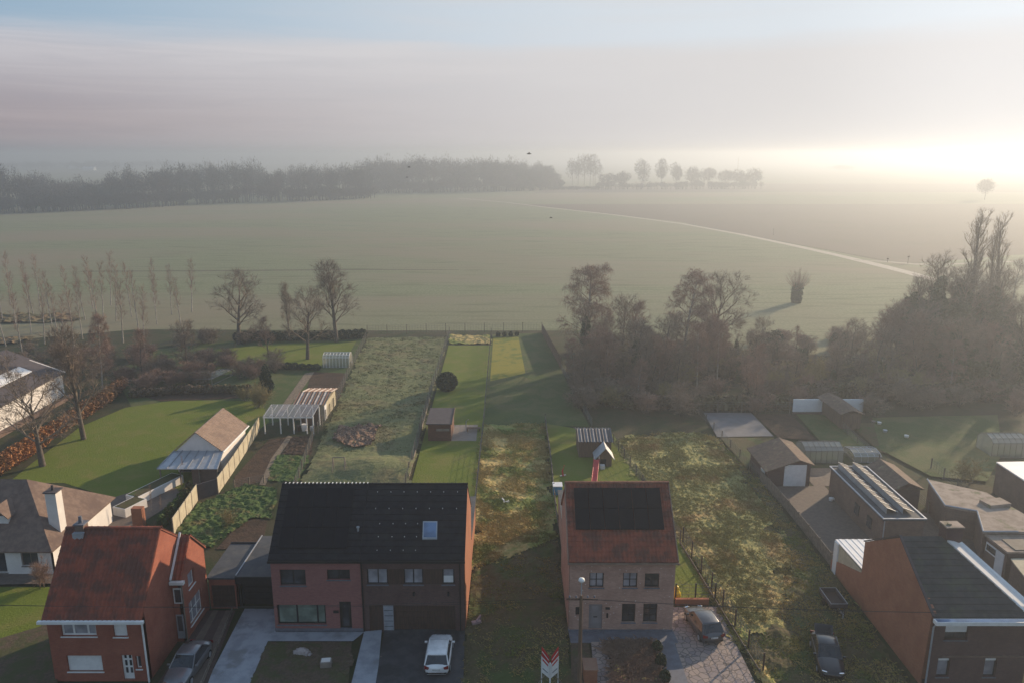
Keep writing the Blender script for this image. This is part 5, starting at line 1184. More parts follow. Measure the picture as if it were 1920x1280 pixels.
# ------------------------------------------------------------------ cars
def loft(mb, rings, close=False):
    b = len(mb.v); n = len(rings[0])
    for r_ in rings: mb.v += [tuple(p) for p in r_]
    for i in range(len(rings)-1):
        for k in range(n-1): mb.f.append((b+i*n+k, b+i*n+k+1, b+(i+1)*n+k+1, b+(i+1)*n+k))
    mb.f.append(tuple(b+k for k in range(n-1,-1,-1))); mb.f.append(tuple(b+(len(rings)-1)*n+k for k in range(n)))
    return mb
def car(name, label, loc, rz, paint_, L=4.0, Wd=1.72, Hh=1.47, hood=.27, style='hatch', roof_mat=None, boot_open=False):
    """nose towards +Y in local space"""
    t = thing(name, label, 'car', loc, rz, local=True); hw = Wd/2; y0, y1 = -L/2, L/2
    belt = .90
    st = [(0,.62,.32,.62,.70),(.02,.80,.26,.70,.86),(.08,.93,.24,.80,.93),(.20,1,.22,.86,belt+.03),(.45,1,.20,.86,belt+.01),(.62,1,.20,.84,belt-.0),(.72,1,.21,.80,.90),(.86,.96,.24,.72,.80),(.95,.86,.27,.62,.70),(.99,.68,.32,.52,.60),(1,.55,.36,.48,.54)]
    if style == 'estate': st[0] = (0,.8,.3,.66,.8)
    rings = []
    for f, wf, zb_, zs, zt_ in st:
        y = y0+L*f; w = hw*wf
        rings.append([(-w*.92,y,zb_),(-w,y,zb_+.14),(-w,y,zs*.8),(-w*.985,y,zs),(-w*.90,y,zt_-.01),(-w*.5,y,zt_+.025),(0,y,zt_+.035),(w*.5,y,zt_+.025),(w*.90,y,zt_-.01),(w*.985,y,zs),(w,y,zs*.8),(w,y,zb_+.14),(w*.92,y,zb_),(-w*.92,y,zb_)])
    body = loft(MB(), rings).build('body', MT[paint_], t, smooth=True)
    # cabin
    r0, r1, r2, r3 = (.05,.16,.55,.72) if style == 'hatch' else ((.03,.10,.52,.70) if style == 'estate' else (.14,.30,.54,.71))
    Y = lambda f: y0+L*f
    zb_ = belt+.0; wb, wt = hw*.93, hw*.74
    A = [(-wb,Y(r0),zb_),(wb,Y(r0),zb_),(wb,Y(r3),zb_-.03),(-wb,Y(r3),zb_-.03)]
    T = [(-wt,Y(r1),Hh-.05),(wt,Y(r1),Hh-.05),(wt,Y(r2),Hh-.03),(-wt,Y(r2),Hh-.03)]
    mid = (Y(r1)+Y(r2))/2
    g = MB().add(A+T, [(0,1,5,4),(1,2,6,5),(2,3,7,6),(3,0,4,7)]); g.build('glasshouse', MT['carglass'], t)
    wr = wt+.03
    rr_ = []
    for f, dz_, wf in ((r1-.015,-.045,.95),(r1+.02,0,1),((r1+r2)/2,.035,1),(r2-.02,.0,1),(r2+.01,-.04,.95)):
        y = Y(f); w = wr*wf; rr_.append([(-w,y,Hh-.05+dz_),(-w*.85,y,Hh+dz_),(0,y,Hh+.02+dz_),(w*.85,y,Hh+dz_),(w,y,Hh-.05+dz_),(0,y,Hh-.09+dz_),(-w,y,Hh-.05+dz_)])
    loft(MB(), rr_).build('roof', MT[roof_mat or paint_], t, smooth=True)
    for s_ in (-1, 1):
        MB().tube([(s_*wb,Y(r0),zb_-.02), (s_*(wt+.01),Y(r1),Hh-.04), (s_*(wt+.015),(Y(r1)+Y(r2))/2,Hh-.02), (s_*(wt+.01),Y(r2),Hh-.04), (s_*wb,Y(r3),zb_-.02)], [.05,.04,.035,.04,.04], 6).build('window_pillar', MT[paint_], t)
    for s_ in (-1, 1):
        for f in (.185, .80):
            c = Vector((s_*(hw-.09), Y(f), .31)); m = MB(); prof = [(.0,.10),(.24,.10),(.31,.08),(.315,-.0),(.31,-.08),(.24,-.10),(0,-.10)]
            b = 0; n_ = 18
            for r_, x in prof:
                for k in range(n_): a = 2*math.pi*k/n_; m.v.append((c.x+x, c.y+r_*math.cos(a), c.z+r_*math.sin(a)))
            for i in range(len(prof)-1):
                for k in range(n_): m.f.append((i*n_+k, i*n_+(k+1)%n_, (i+1)*n_+(k+1)%n_, (i+1)*n_+k))
            wh = m.build('wheel', MT['rubber'], t)
            MB().tube([(c.x+s_*.095, c.y, c.z), (c.x+s_*.115, c.y, c.z)], .19, 12).build('rim', MT['metal'], wh)
        MB().obox(s_*(hw+.09), Y(.655), .0, .2, .11, .90, 1.03).build('mirror', MT[paint_], t, bevel=.02)
        m = MB().add([(s_*hw*.93,y0+.12,.88),(s_*hw*.55,y0+.02,.80),(s_*hw*.62,y0+.0,.68),(s_*hw*.93,y0+.09,.66)], [(0,1,2,3)])
        m.v = [(p[0]*1.01, p[1]-.035, p[2]+.035) for p in m.v]; m.v += [(p[0], p[1]+.05, p[2]) for p in m.v[:4]]; m.f += [(4,5,6,7)] + [(i,(i+1)%4,4+(i+1)%4,4+i) for i in range(4)]
        m.build('tail_light', MT['taillight'], t)
        MB().obox(s_*hw*.62, y1-.13, -s_*.35, .34, .12, .60, .72).build('headlight', MT['chrome'], t, bevel=.02)
    MB().box(-.26, .26, y0-.045, y0-.01, .63, .74).build('number_plate', MT['plate'], t)
    MB().box(-hw*.78, hw*.78, y0+.0, y0+.08, .36, .46).build('bumper_insert', MT['rubber'], t)
    MB().box(-hw*.5, hw*.5, Y(.985), Y(.997), .38, .50).build('grille', MT['rubber'], t)
    return t
p = G(824,1234); car('white_hatchback', 'white hatchback parked on the dark paved drive of the brown house', (p.x, 46.5, .05), 0, 'car_white')
p = G(1322,1170); car('grey_hatchback', 'grey hatchback parked on the stone driveway by the wire fence', (p.x-.35, 50.0, .05), R(9), 'car_grey', L=4.1)
p = G(360,1245); car('silver_car', 'silver saloon on the narrow drive beside the red brick house', (-21.9, 45.3, .05), R(177), 'car_silver', L=4.5, style='saloon')
p = G(1548,1240); car('black_car', 'black car with raised boot lid parked on the rough ground at lower right', (21.7, 46.3, .05), R(168), 'car_black', L=4.5, style='saloon')
bt = MB(); bt.box(-.6, .6, -2.25, -2.15, 1.0, 1.75); 
c = [o for o in bpy.data.objects if o.name == 'black_car'][0]
MB().slab([(-.62,-2.0,1.62),(.62,-2.0,1.62),(.6,-1.35,1.0),(-.6,-1.35,1.0)], .05).build('boot_lid', MT['car_black'], c)
MB().slab([(-.5,-1.92,1.58),(.5,-1.92,1.58),(.48,-1.5,1.18),(-.48,-1.5,1.18)], .0).build('boot_glass', MT['carglass'], c)
p = G(1561,1134)
t = thing('car_trailer', 'small open flat trailer parked beside the orange gable wall', 'trailer', (p.x, p.y, .05), 0, local=True); t.scale = (.82,.82,.82)
MB().box(-.75,.75,-1.35,1.35,.5,.56).build('bed', MT['brownwood'], t)
for a in ((-.78,-.74,-1.38,1.38),(.74,.78,-1.38,1.38),(-.74,.74,-1.38,-1.34),(-.74,.74,1.34,1.38)): MB().box(*a,.562,.95).build('side_board', MT['slate_b'], t)
MB().tube([(-.77,-1.37,.97),(.77,-1.37,.97),(.77,1.37,.97),(-.77,1.37,.97),(-.77,-1.37,.97)], .035, 4).build('rim_rail', MT['metal'], t)
for s_ in (-1, 1): MB().tube([(s_*.82,0,.3),(s_*.98,0,.3)], .3, 14).build('wheel', MT['rubber'], t)
MB().tube([(0,-1.38,.5),(0,-2.4,.45)], .04, 6).tube([(-.5,-1.38,.5),(0,-2.2,.46)], .03, 6).tube([(.5,-1.38,.5),(0,-2.2,.46)], .03, 6).build('drawbar', MT['corr_d'], t)
MB().tube([(0,-2.3,.0),(0,-2.3,.5)], .05, 6).build('jockey_wheel', MT['metal'], t)
# birds
def bird(label, px_, py_, dist, s=.5):
    v = (640-py_)/FPX; u = (px_-960)/FPX; P = Vector((u, CP+v*SP, -SP+v*CP))*dist+Vector((0,0,H))
    m = MB()
    m.tube([(-.5*s,0,0),(-.2*s,0,.02),(.2*s,0,.03),(.5*s,0,.0)], [.03*s,.13*s,.12*s,.03*s], 6)
    for q in (-1, 1): m.add([(-.15*s,0,.05),(.2*s,0,.05),(.1*s,q*.7*s,.3*s),(-.1*s,q*.75*s,.28*s),(-.15*s,0,.02),(.2*s,0,.02),(.1*s,q*.7*s,.28*s),(-.1*s,q*.75*s,.26*s)], [(0,1,2,3),(7,6,5,4),(0,4,5,1),(1,5,6,2),(2,6,7,3)])
    m.v = [(p[0]+P.x, p[1]+P.y, p[2]+P.z) for p in m.v]
    tag(m.build('bird', MT['black']), label, 'bird', 'birds over the field')
bird('dark bird above the wood edge left of the lone tree', 992, 289, 150, 1.0)
bird('dark bird over the wood, upper of the close pair', 767, 314, 180, .8)
bird('dark bird over the wood, lower of the close pair', 763, 333, 180, .6)
bird('dark bird low over the middle of the frosty field', 1033, 409, 160, .7)
# ------------------------------------------------------------------ trees
def rv(r): return Vector((r.gauss(0,1), r.gauss(0,1), r.gauss(0,1))).normalized()
def grow(T, C, p, d, L, r_, lvl, prm, r, main=False):
    """T trunk mesh, C crown mesh"""
    n = prm['seg'][min(lvl, len(prm['seg'])-1)]; pts = [p.copy()]; q = p.copy(); dd = d.copy()
    wob = prm['wob'][min(lvl, len(prm['wob'])-1)]; trop = prm['trop'][min(lvl, len(prm['trop'])-1)]
    for i in range(n):
        dd = (dd+rv(r)*wob+Vector((0,0,trop))).normalized(); q = q+dd*L/n; pts.append(q.copy())
    taper = .25 if main else .45
    rad = [max(.012, r_*(1-(1-taper)*i/n)) for i in range(n+1)]
    (T if lvl <= prm.get('trunk_lvls', 0) else C).tube(pts, rad, (7 if lvl == 0 else (4 if lvl == 1 else 3)), cap=False)
    def at(t):
        s = t*n; i = min(int(s), n-1); return pts[i]+(pts[i+1]-pts[i])*(s-i), (pts[i+1]-pts[i]).normalized()
    if lvl >= prm['lv']:
        for k in range(prm['tw']):
            a, dr = at(r.uniform(.1, 1)); td = (dr*prm.get('tf', .8)+rv(r)*.75+Vector((0,0,prm.get('tz', .15)))).normalized()
            l = prm['tl']*r.uniform(.5, 1.3); w_ = prm['twd']; sd_ = td.cross(rv(r)).normalized()*w_
            b = len(C.v); e = a+td*l
            if prm.get('droop'):
                mid = a+td*l*.45; e = mid+Vector((td.x*.2*l, td.y*.2*l, -l*prm['droop']))
                C.v += [tuple(a-sd_), tuple(a+sd_), tuple(mid+sd_*.7), tuple(mid-sd_*.7), tuple(e)]; C.f += [(b,b+1,b+2,b+3),(b+3,b+2,b+4)]
            else:
                C.v += [tuple(a-sd_), tuple(a+sd_), tuple(e)]; C.f.append((b,b+1,b+2))
        return
    nc = prm['ch'][lvl]
    for k in range(nc):
        t = prm['st'][lvl]+(1-prm['st'][lvl])*((k+r.uniform(.2,.9))/nc) if lvl == 0 else r.uniform(prm['st'][lvl], 1)
        t = min(t, .99); a, dr = at(t)
        ang = prm['an'][lvl]*r.uniform(.75, 1.25)*(1-.45*t if lvl == 0 else 1)
        ax = dr.cross(Vector((math.cos(k*2.4+r.uniform(-.4,.4)), math.sin(k*2.4+r.uniform(-.4,.4)), .01))).normalized() if lvl == 0 else dr.cross(rv(r)).normalized()
        nd = Matrix.Rotation(ang, 3, ax) @ dr
        sh = prm['shape'](t) if lvl == 0 else (1.15-.5*t)
        grow(T, C, a, nd, prm['len'][lvl]*sh*r.uniform(.8,1.2), r_*prm['rr'][lvl]*(1.1-.5*t), lvl+1, prm, r)
def ivy_leaves(mb, pts, rad, n, size, r):
    for k in range(n):
        i = r.randrange(len(pts)-1); a = r.random(); p = pts[i]+(pts[i+1]-pts[i])*a; rr_ = rad[i]+(rad[i+1]-rad[i])*a
        o = rv(r); q = p+o*rr_*r.uniform(.55, 1.08)*Vector((1,1,.8)).length/1.6; 
        u = rv(r)*size*r.uniform(.6,1.4); v = u.cross(rv(r)).normalized()*size*r.uniform(.5,1.0); b = len(mb.v)
        mb.v += [tuple(q-u-v*.3), tuple(q-v), tuple(q+u), tuple(q+v)]; mb.f.append((b,b+1,b+2,b+3))
def maketree(name, seed, h, prm, label, cat, group, bark='bark', twig='twig', r0=.25, ivy=None, stems=1, lean=.03):
    r = random.Random(seed); t = thing(name, label, cat, (0,0,0), local=True, group=group); T, C = MB(), MB()
    for s_ in range(stems):
        b = Vector((0,0,0)) if stems == 1 else Vector((r.gauss(0,.35), r.gauss(0,.35), 0))
        d = Vector((r.gauss(0,lean), r.gauss(0,lean), 1)).normalized() if stems == 1 else Vector((r.gauss(0,.28), r.gauss(0,.28), 1)).normalized()
        grow(T, C, b, d, h*(prm.get('tr', .9))*(1 if stems == 1 else r.uniform(.7,1)), r0, 0, prm, r, True)
    T.build('trunk', MT[bark], t, smooth=True); C.build('crown', MT[twig], t)
    if ivy:
        z0, z1, ra, n, size = ivy; mb = MB(); nb = 3 if ra > 2 else 1
        for q_ in range(nb):
            tp = z1*(1 if q_ == 0 else r.uniform(.45,.8)); off = Vector((0,0,0)) if q_ == 0 else Vector((math.cos(q_*2.3)*ra*.7, math.sin(q_*2.3)*ra*.7, 0))
            pts = [off*min(1,k/3+.3)+Vector((r.gauss(0,.1*ra), r.gauss(0,.1*ra), z0+(tp-z0)*k/7)) for k in range(8)]
            rad = [ra*(.8 if nb > 1 else 1)*r.uniform(.6,1.25)*(1-.5*k/7) for k in range(8)]
            ivy_leaves(mb, pts, rad, n//nb, size, r)
            for w_ in range(5 if nb > 1 else 2):
                k = r.randrange(3, 8); a = r.uniform(0, 6.28); e = pts[k]+Vector((math.cos(a), math.sin(a), r.uniform(.2,1)))*ra*r.uniform(.8,1.5)
                ivy_leaves(mb, [pts[k], e], [ra*.45, ra*.3], n//16, size, r)
        mb.build('ivy', MT['ivy'], t)
    return reg(t)
rnd_shape = lambda t: math.sin(math.pi*min(1,.18+.78*t))**.6
OAK = dict(lv=4, seg=(5,5,4,3,3), wob=(.05,.13,.2,.25,.25), trop=(.0,.07,.06,.05,.04), ch=(11,5,4,3), st=(.30,.25,.2,.2), an=(1.0,.65,.6,.6), len=(5.4,2.7,1.6,1.0), rr=(.42,.5,.55,.6), tw=6, tl=.95, twd=.017, shape=lambda t: 1.15-.45*t, tr=.72)
BIRCH = dict(lv=3, seg=(7,5,4,3), wob=(.04,.1,.15,.2), trop=(.02,.02,-.02,-.1), ch=(24,6,4), st=(.22,.25,.2), an=(.95,.6,.6), len=(3.9,1.7,1.0), rr=(.32,.5,.6), tw=9, tl=1.2, twd=.018, droop=.9, shape=lambda t: 1.15-.8*t, tr=.98)
POP = dict(lv=2, seg=(7,3,3), wob=(.02,.1,.2), trop=(.02,.12,.1), ch=(20,4), st=(.35,.2), an=(.75,.5), len=(2.1,1.0), rr=(.28,.5), tw=9, tl=1.1, twd=.009, shape=lambda t: 1.1-.6*t, tr=1.0)
LOM = dict(lv=3, seg=(8,5,4,3), wob=(.02,.06,.1,.15), trop=(.02,.28,.3,.25), ch=(30,5,4), st=(.12,.2,.2), an=(.75,.4,.4), len=(6.0,2.4,1.2), rr=(.3,.5,.6), tw=4, tl=.8, twd=.014, shape=lambda t: 1.0-.7*t, tr=.97)
WILD = dict(lv=3, seg=(6,5,4,3), wob=(.08,.2,.25,.3), trop=(.01,.05,.03,.02), ch=(16,5,4), st=(.2,.2,.2), an=(.95,.7,.7), len=(3.6,1.9,1.1), rr=(.4,.55,.6), tw=8, tl=.95, twd=.018, shape=rnd_shape, tr=.85)
SHR = dict(lv=2, seg=(4,4,3), wob=(.15,.25,.3), trop=(.03,.05,.03), ch=(7,4), st=(.1,.15), an=(.7,.7), len=(1.5,.8), rr=(.5,.55), tw=11, tl=.65, twd=.016, shape=lambda t: 1, tr=.8)
POLL = dict(lv=1, seg=(3,4), wob=(.03,.06), trop=(0,.02), ch=(120,), st=(.90,), an=(1.35,), len=(5.0,), rr=(.07,), tw=10, tl=1.1, twd=.016, shape=lambda t: 1, tr=.42)
oak = maketree('bare_oak', 3, 14, OAK, '', 'tree', 'bare trees along the garden end', r0=.42)
oak2 = maketree('bare_oak', 12, 14, dict(OAK, len=(4.2,2.4,1.5,1.0), an=(.75,.55,.55,.6), tr=.85, ch=(13,5,4,3)), '', 'tree', 'bare trees along the garden end', r0=.38)
birch = maketree('bare_birch', 5, 17, BIRCH, '', 'tree', None, bark='bark_p', twig='twig_r', r0=.24)
pop1 = maketree('young_poplar', 8, 12, POP, '', 'tree', None, bark='bark_p', twig='twig_r', r0=.13)
pop2 = maketree('young_poplar', 9, 12, dict(POP, ch=(16,4)), '', 'tree', None, bark='bark_p', twig='twig_r', r0=.12)
lom = maketree('tall_poplar', 10, 25, LOM, '', 'tree', None, r0=.4)
wild1 = maketree('bare_tree', 21, 11, WILD, '', 'tree', None, r0=.22)
wild2 = maketree('bare_tree', 22, 11, dict(WILD, ch=(13,6,4), an=(.7,.6,.6)), '', 'tree', None, bark='bark', twig='twig_r', r0=.2)
ivyt = maketree('ivy_tree', 23, 13, dict(WILD, ch=(10,4,4)), '', 'tree', None, r0=.25, ivy=(0,9,1.25,2600,.22))
ivybig = maketree('ivy_tree', 24, 17, dict(WILD, ch=(16,5,4), len=(4.6,2.2,1.2), st=(.35,.2,.2)), '', 'tree', None, r0=.35, ivy=(0,13,2.6,8000,.26))
ivybig2 = maketree('ivy_tree', 77, 15, dict(WILD, ch=(18,6,4), len=(5.2,2.4,1.2), st=(.3,.2,.2)), '', 'tree', None, r0=.35, ivy=(0,10,2.4,6000,.26))
shr1 = maketree('bare_shrub', 31, 3.4, SHR, '', 'shrub', None, r0=.05, stems=7, twig='twig')
shr2 = maketree('bare_shrub', 32, 3.4, dict(SHR, tl=.75), '', 'shrub', None, r0=.045, stems=8, twig='twig_r')
shr3 = maketree('pale_shrub', 33, 3.4, dict(SHR, tw=9), '', 'shrub', None, r0=.045, stems=8, twig='twig_y', bark='bark_p')
def pollard():
    r = random.Random(41); t = thing('pollard_willow', '', 'tree', (0,0,0), local=True); T, C, I = MB(), MB(), MB()
    T.tube([(0,0,0),(.1,0,1.2),(0,.05,2.4),(0,0,3.2)], [.8,.6,.65,.75], 9)
    for k in range(90):
        a = r.uniform(0,6.28); e = r.uniform(0,1)**.7*.95; d = Vector((math.cos(a)*math.sin(e), math.sin(a)*math.sin(e), math.cos(e))); L = r.uniform(3.2,5.2)*(1-.25*e)
        b = Vector((math.cos(a)*.45*e, math.sin(a)*.45*e, 3.0)); pts = [b+d*L*q+Vector((0,0,.35*q*q)) for q in (0,.35,.7,1)]
        C.tube(pts, [.035,.025,.018,.012], 3, cap=False)
        for q in range(10):
            a0 = pts[1]+(pts[3]-pts[1])*r.random(); td = (d+rv(r)*.45).normalized()*r.uniform(.5,1.2); s_ = td.cross(rv(r)).normalized()*.015; i = len(C.v)
            C.v += [tuple(a0-s_), tuple(a0+s_), tuple(a0+td)]; C.f.append((i,i+1,i+2))
    ivy_leaves(I, [Vector((0,0,.1)), Vector((.1,0,1.5)), Vector((0,0,3.6))], [1.0,1.25,1.35], 2200, .2, r)
    T.build('trunk', MT['bark'], t); C.build('crown', MT['twig_r'], t); I.build('ivy', MT['ivy'], t); return reg(t)
poll = pollard()
USED = set()
def place(src, p, s, label, group=None, rz=None, sz=None):
    rz = rnd.uniform(0, 6.28) if rz is None else rz; sz = sz or s
    if src not in USED:
        USED.add(src); src.location = p; src.rotation_euler = (0,0,rz); src.scale = (s,s,sz); src['label'] = label
        if group: src['group'] = group
        elif 'group' in src: del src['group']
        return src
    o = dup(src, p, rz, (s,s,sz), label, group)
    if not group and 'group' in o: del o['group']
    return o
def hgt(px_, base, top):
    p = G(px_, base); v = (640-top)/FPX; return p, H-p.y*(SP-v*CP)/(CP+v*SP)
def tree_at(src, nominal, px_, base, top, label, group=None, sp=1.0, rz=None):
    p, h = hgt(px_, base, top); k = h/nominal; return place(src, (p.x,p.y,0), k*sp, label, group, rz, k)
# nominal heights measured from meshes
def nom(t): return max(max(v.co.z for v in c.data.vertices) for c in KIDS[t])
NM = {t: nom(t) for t in (oak,oak2,birch,pop1,pop2,lom,wild1,wild2,ivyt,ivybig,ivybig2,shr1,shr2,shr3,poll)}
def TA(src, *a, **k): return tree_at(src, NM[src], *a, **k)
TA(oak, 448, 645, 500, 'round bare tree alone at the left end of the field hedge', sp=1.15)
TA(oak2, 631, 641, 478, 'tallest bare tree standing above the dark hedge end', sp=1.2)
TA(oak, 577, 673, 528, 'bare tree on the sunny lawn left of the far greenhouse', sp=1.0)
TA(oak2, 543, 640, 524, 'slender bare tree between the round tree and the tallest one', sp=.6)
TA(wild2, 505, 670, 588, 'small thin sapling on the sunny orchard lawn')
TA(wild1, 352, 700, 590, 'spreading low bare tree on the orchard lawn')
for (a, b, c, s, lb) in ((80,873,690,oak,'wide bare tree with thick trunk at the copper hedge'),(157,823,596,oak2,'tall bare tree rising behind the wide hedge tree'),(193,730,585,birch,'pale trunked leaning birch beside the white barn'),(18,770,650,wild1,'bare tree at the left edge above the barn roof'),(268,712,610,wild2,'small bare tree at the end of the copper hedge')):
    TA(s, a, b, c, lb, sp=1.25 if a == 80 else (.85 if s is birch else 1))
pops = [(43,667),(11,649),(59,627),(84,646),(155,636),(231,643),(247,594),(294,608),(261,625),(194,594),(97,608),(322,590),(187,625),(218,602),(132,591),(63,591),(30,612),(118,660),(5,600),(160,600),(290,580),(340,612),(75,575),(175,580),(20,572),(208,572),(110,640),(270,650),(140,655),(360,585)]
for i, (a, b) in enumerate(pops):
    TA(pop1 if i % 2 else pop2, a, b, b-(118 if b > 620 else 100)-rnd.uniform(0,14), 'young poplar with pale trunk in the plantation rows at left', group='young poplars in the plantation', sp=rnd.uniform(.9,1.1))
# right wood
TA(birch, 1100, 668, 486, 'tall bare birch at the left end of the right wood', sp=1.6)
TA(ivyt, 1097, 690, 548, 'ivy covered trunk directly beneath the tall left birch', sp=.95)
TA(wild1, 1166, 684, 543, 'bare branching tree just right of the ivy covered trunk')
TA(wild2, 1204, 690, 556, 'thin bare tree between the birch clumps of the right wood')
TA(birch, 1277, 690, 504, 'bare birch in the middle of the right wood', sp=1.5)
TA(oak, 1328, 672, 500, 'large round crowned bare tree in the right wood', sp=1.2)
TA(poll, 1493, 568, 498, 'pollard willow standing alone in the frosty field', sp=1.0)
TA(ivyt, 1190, 716, 590, 'narrow ivy column left of the middle birch', sp=.8)
TA(ivyt, 1264, 718, 610, 'dark ivy column at the foot of the middle birch', sp=.8)
TA(ivyt, 1378, 690, 612, 'ivy clad stump right of the round crowned tree', sp=.85)
TA(wild1, 1425, 672, 588, 'low crooked bare tree below the pollard willow', sp=1.1)
TA(ivyt, 1452, 690, 618, 'ivy wrapped crooked tree near the pale shrub', sp=.8)
TA(wild2, 1492, 660, 606, 'tiny sapling on the field edge below the pollard', sp=.8)
TA(wild2, 1590, 655, 600, 'thin sapling on the field edge right of the pollard', sp=.8)
TA(wild1, 1668, 668, 560, 'leaning bare tree left of the dark ivy clump', sp=1)
TA(lom, 1818, 655, 383, 'tallest columnar poplar above the ivy clump', sp=1.7)
TA(lom, 1862, 655, 391, 'columnar poplar right of the tallest one', sp=1.3)
TA(lom, 1842, 655, 425, 'shorter columnar poplar between the two tall ones', sp=.9)
TA(ivybig2, 1700, 670, 505, 'dark ivy smothered tree at the left of the big clump', sp=.8)
TA(ivybig, 1745, 675, 462, 'broad ivy smothered tree in front of the columnar poplars', sp=.9)
TA(ivybig2, 1800, 672, 480, 'ivy smothered tree directly beneath the tallest poplar', sp=.95)
TA(ivybig, 1850, 675, 488, 'ivy smothered tree beneath the right columnar poplar', sp=.9)
TA(wild1, 1905, 700, 540, 'hazy bare tree at the right edge of the wood', sp=1)
TA(wild1, 1900, 560, 478, 'faint bare tree in the mist beyond the ivy clump', sp=1)
# thicket fill: trees then shrubs
rg = random.Random(99)
def ribbon(n, xf, yf, srcs, hf, label, group, sp=(.9,1.3)):
    for k in range(n):
        a = rg.random(); x = xf(a); y = yf(a)
        s = srcs[rg.randrange(len(srcs))]; p = G(x, y); h = hf(a)*rg.uniform(.75,1.2)
        place(s, (p.x,p.y,0), h/NM[s]*rg.uniform(*sp), label, group, None, h/NM[s])
ribbon(20, lambda a: 1100+a*260, lambda a: rg.uniform(695,740), [wild1, wild2, wild1, birch, wild2], lambda a: 9.5, 'tall bare tree in the dense left half of the right wood', 'tall trees in the left half of the right wood', (.9,1.3))
ribbon(14, lambda a: 1660+a*270, lambda a: rg.uniform(680,740), [wild1, wild2, ivybig2, ivyt], lambda a: 11, 'tall tree in the misty right end of the wood', 'tall trees in the right end of the wood', (.9,1.3))
ribbon(46, lambda a: 1085+a*840+rg.uniform(-10,10), lambda a: rg.uniform(690,765)-(20 if a > .6 else 0), [wild1, wild2, wild1, wild2, ivyt, birch], lambda a: 7.0+3*(a > .65), 'bare self-seeded tree tangled in the dark right wood', 'self-seeded trees filling the right wood')
ribbon(85, lambda a: 1065+a*860, lambda a: 650+rg.random()**.7*130, [shr1, shr2, shr1], lambda a: 3.6, 'bare brown shrub in the undergrowth of the right wood', 'undergrowth shrubs of the right wood', (1.1,1.7))
ribbon(40, lambda a: 1130+a*600, lambda a: rg.uniform(680,765), [shr3, shr3, shr1], lambda a: 4.4, 'pale yellowish shrub catching sun in the right wood', 'pale shrubs in the right wood', (1.0,1.5))  # pale twig colour gives variety and paints in the sun on these shrubs
ribbon(20, lambda a: 1380+a*300, lambda a: 632+rg.uniform(0,34), [shr1, shr2], lambda a: 2.6, 'low shrub along the field edge hedge', 'hedge shrubs along the field edge', (1.1,1.6))
ribbon(40, lambda a: 225+a*290, lambda a: 690+rg.uniform(0,50)-30*a, [shr2, shr2, shr1], lambda a: 3.0, 'reddish brown bare shrub between orchard and lawn', 'brown shrubs between orchard and big lawn', (1.1,1.6))
ribbon(30, lambda a: 20+a*300, lambda a: 655+rg.uniform(0,60), [shr1, shr2], lambda a: 2.6, 'scrubby bush below the poplar plantation', 'scrub below the poplar plantation', (1.2,1.8))
ribbon(9, lambda a: 330+a*170, lambda a: 640+rg.uniform(-4,6), [shr1], lambda a: 2.8, 'shrub in the hedge along the field at left', 'field hedge shrubs at left', (1.2,1.6))
ribbon(6, lambda a: 450+a*50, lambda a: 750+rg.uniform(-6,14), [shr3, shr2], lambda a: 2.8, 'willowy shrub beside the dark conifer', 'willowy shrubs by the conifer', (.9,1.1))
TA(shr3, 1815, 905, 855, 'rounded pale shrub above the mossy flat roof', sp=1.35)
TA(shr2, 80, 1100, 1040, 'withered brown shrub beside the red house gable', sp=.8)
TA(shr3, 430, 985, 950, 'yellowish shrub on the leafy garden behind the garages', sp=1.0)
for x, y, lb in ((285,958,'first thin sapling behind the terrace planters'),(303,975,'second thin sapling, nearer the cream fence'),(345,905,'thin sapling before the porch of the garden house')):
    TA(pop1, x, y, y-55, lb, sp=.6)
# leaf masses
def leafmass(name, label, cat, blobs, n, size, mat, seed=1, kind=None, group=None, core=True):
    r = random.Random(seed); m = MB(); tot = sum(b[3]*b[4]*b[5] for b in blobs)
    for (x, y, z, a, b, c) in blobs:
        k = int(n*a*b*c/tot)
        for _ in range(k):
            o = rv(r); q = Vector((x+o.x*a*r.uniform(.7,1.05), y+o.y*b*r.uniform(.7,1.05), max(.05, z+o.z*c*r.uniform(.7,1.05))))
            u = rv(r)*size*r.uniform(.5,1.3); v = u.cross(rv(r)).normalized()*size*r.uniform(.4,1); i = len(m.v)
            m.v += [tuple(q-u), tuple(q-v), tuple(q+u), tuple(q+v)]; m.f.append((i,i+1,i+2,i+3))
    o = m.build(name, MT[mat]); tag(o, label, cat, group, kind); return o
p = G(838,732); leafmass('round_bush', 'dark round clipped bush beside the fence on the middle lawn', 'bush', [(p.x,p.y,1.35,1.55,1.5,1.5)], 2600, .16, 'ever', 2)
p = G(500,735); leafmass('conifer', 'dark conical evergreen beyond the garden house', 'tree', [(p.x,p.y,1.0,1.1,1.1,1.2),(p.x,p.y,2.2,.85,.85,1.2),(p.x,p.y,3.3,.5,.5,1.0)], 1800, .16, 'ever', 3)
def hedge(name, label, pts, w_, h, n, size, mat, seed, cat='hedge'):
    bl = []
    for a, b in zip(pts, pts[1:]):
        k = max(1, int((b-a).length/1.2))
        for j in range(k): c = a+(b-a)*(j+.5)/k; bl.append((c.x, c.y, h*.5, w_*.6, w_*.6, h*.55*rnd.uniform(.85,1.1)))
    return leafmass(name, label, cat, bl, n, size, mat, seed)
hedge('copper_hedge', 'orange copper beech hedge running from lower left beside the big lawn', [G(-30,905), G(60,850), G(95,824)], 1.7, 2.1, 9000, .14, 'beech', 4)
hedge('dim_toned_hedge', 'continuation of the copper hedge coloured dimmer for shade beside the white barn', [G(98,822), G(150,787), G(205,752), G(232,726)], 1.6, 2.0, 8000, .15, 'dimbeech', 44)
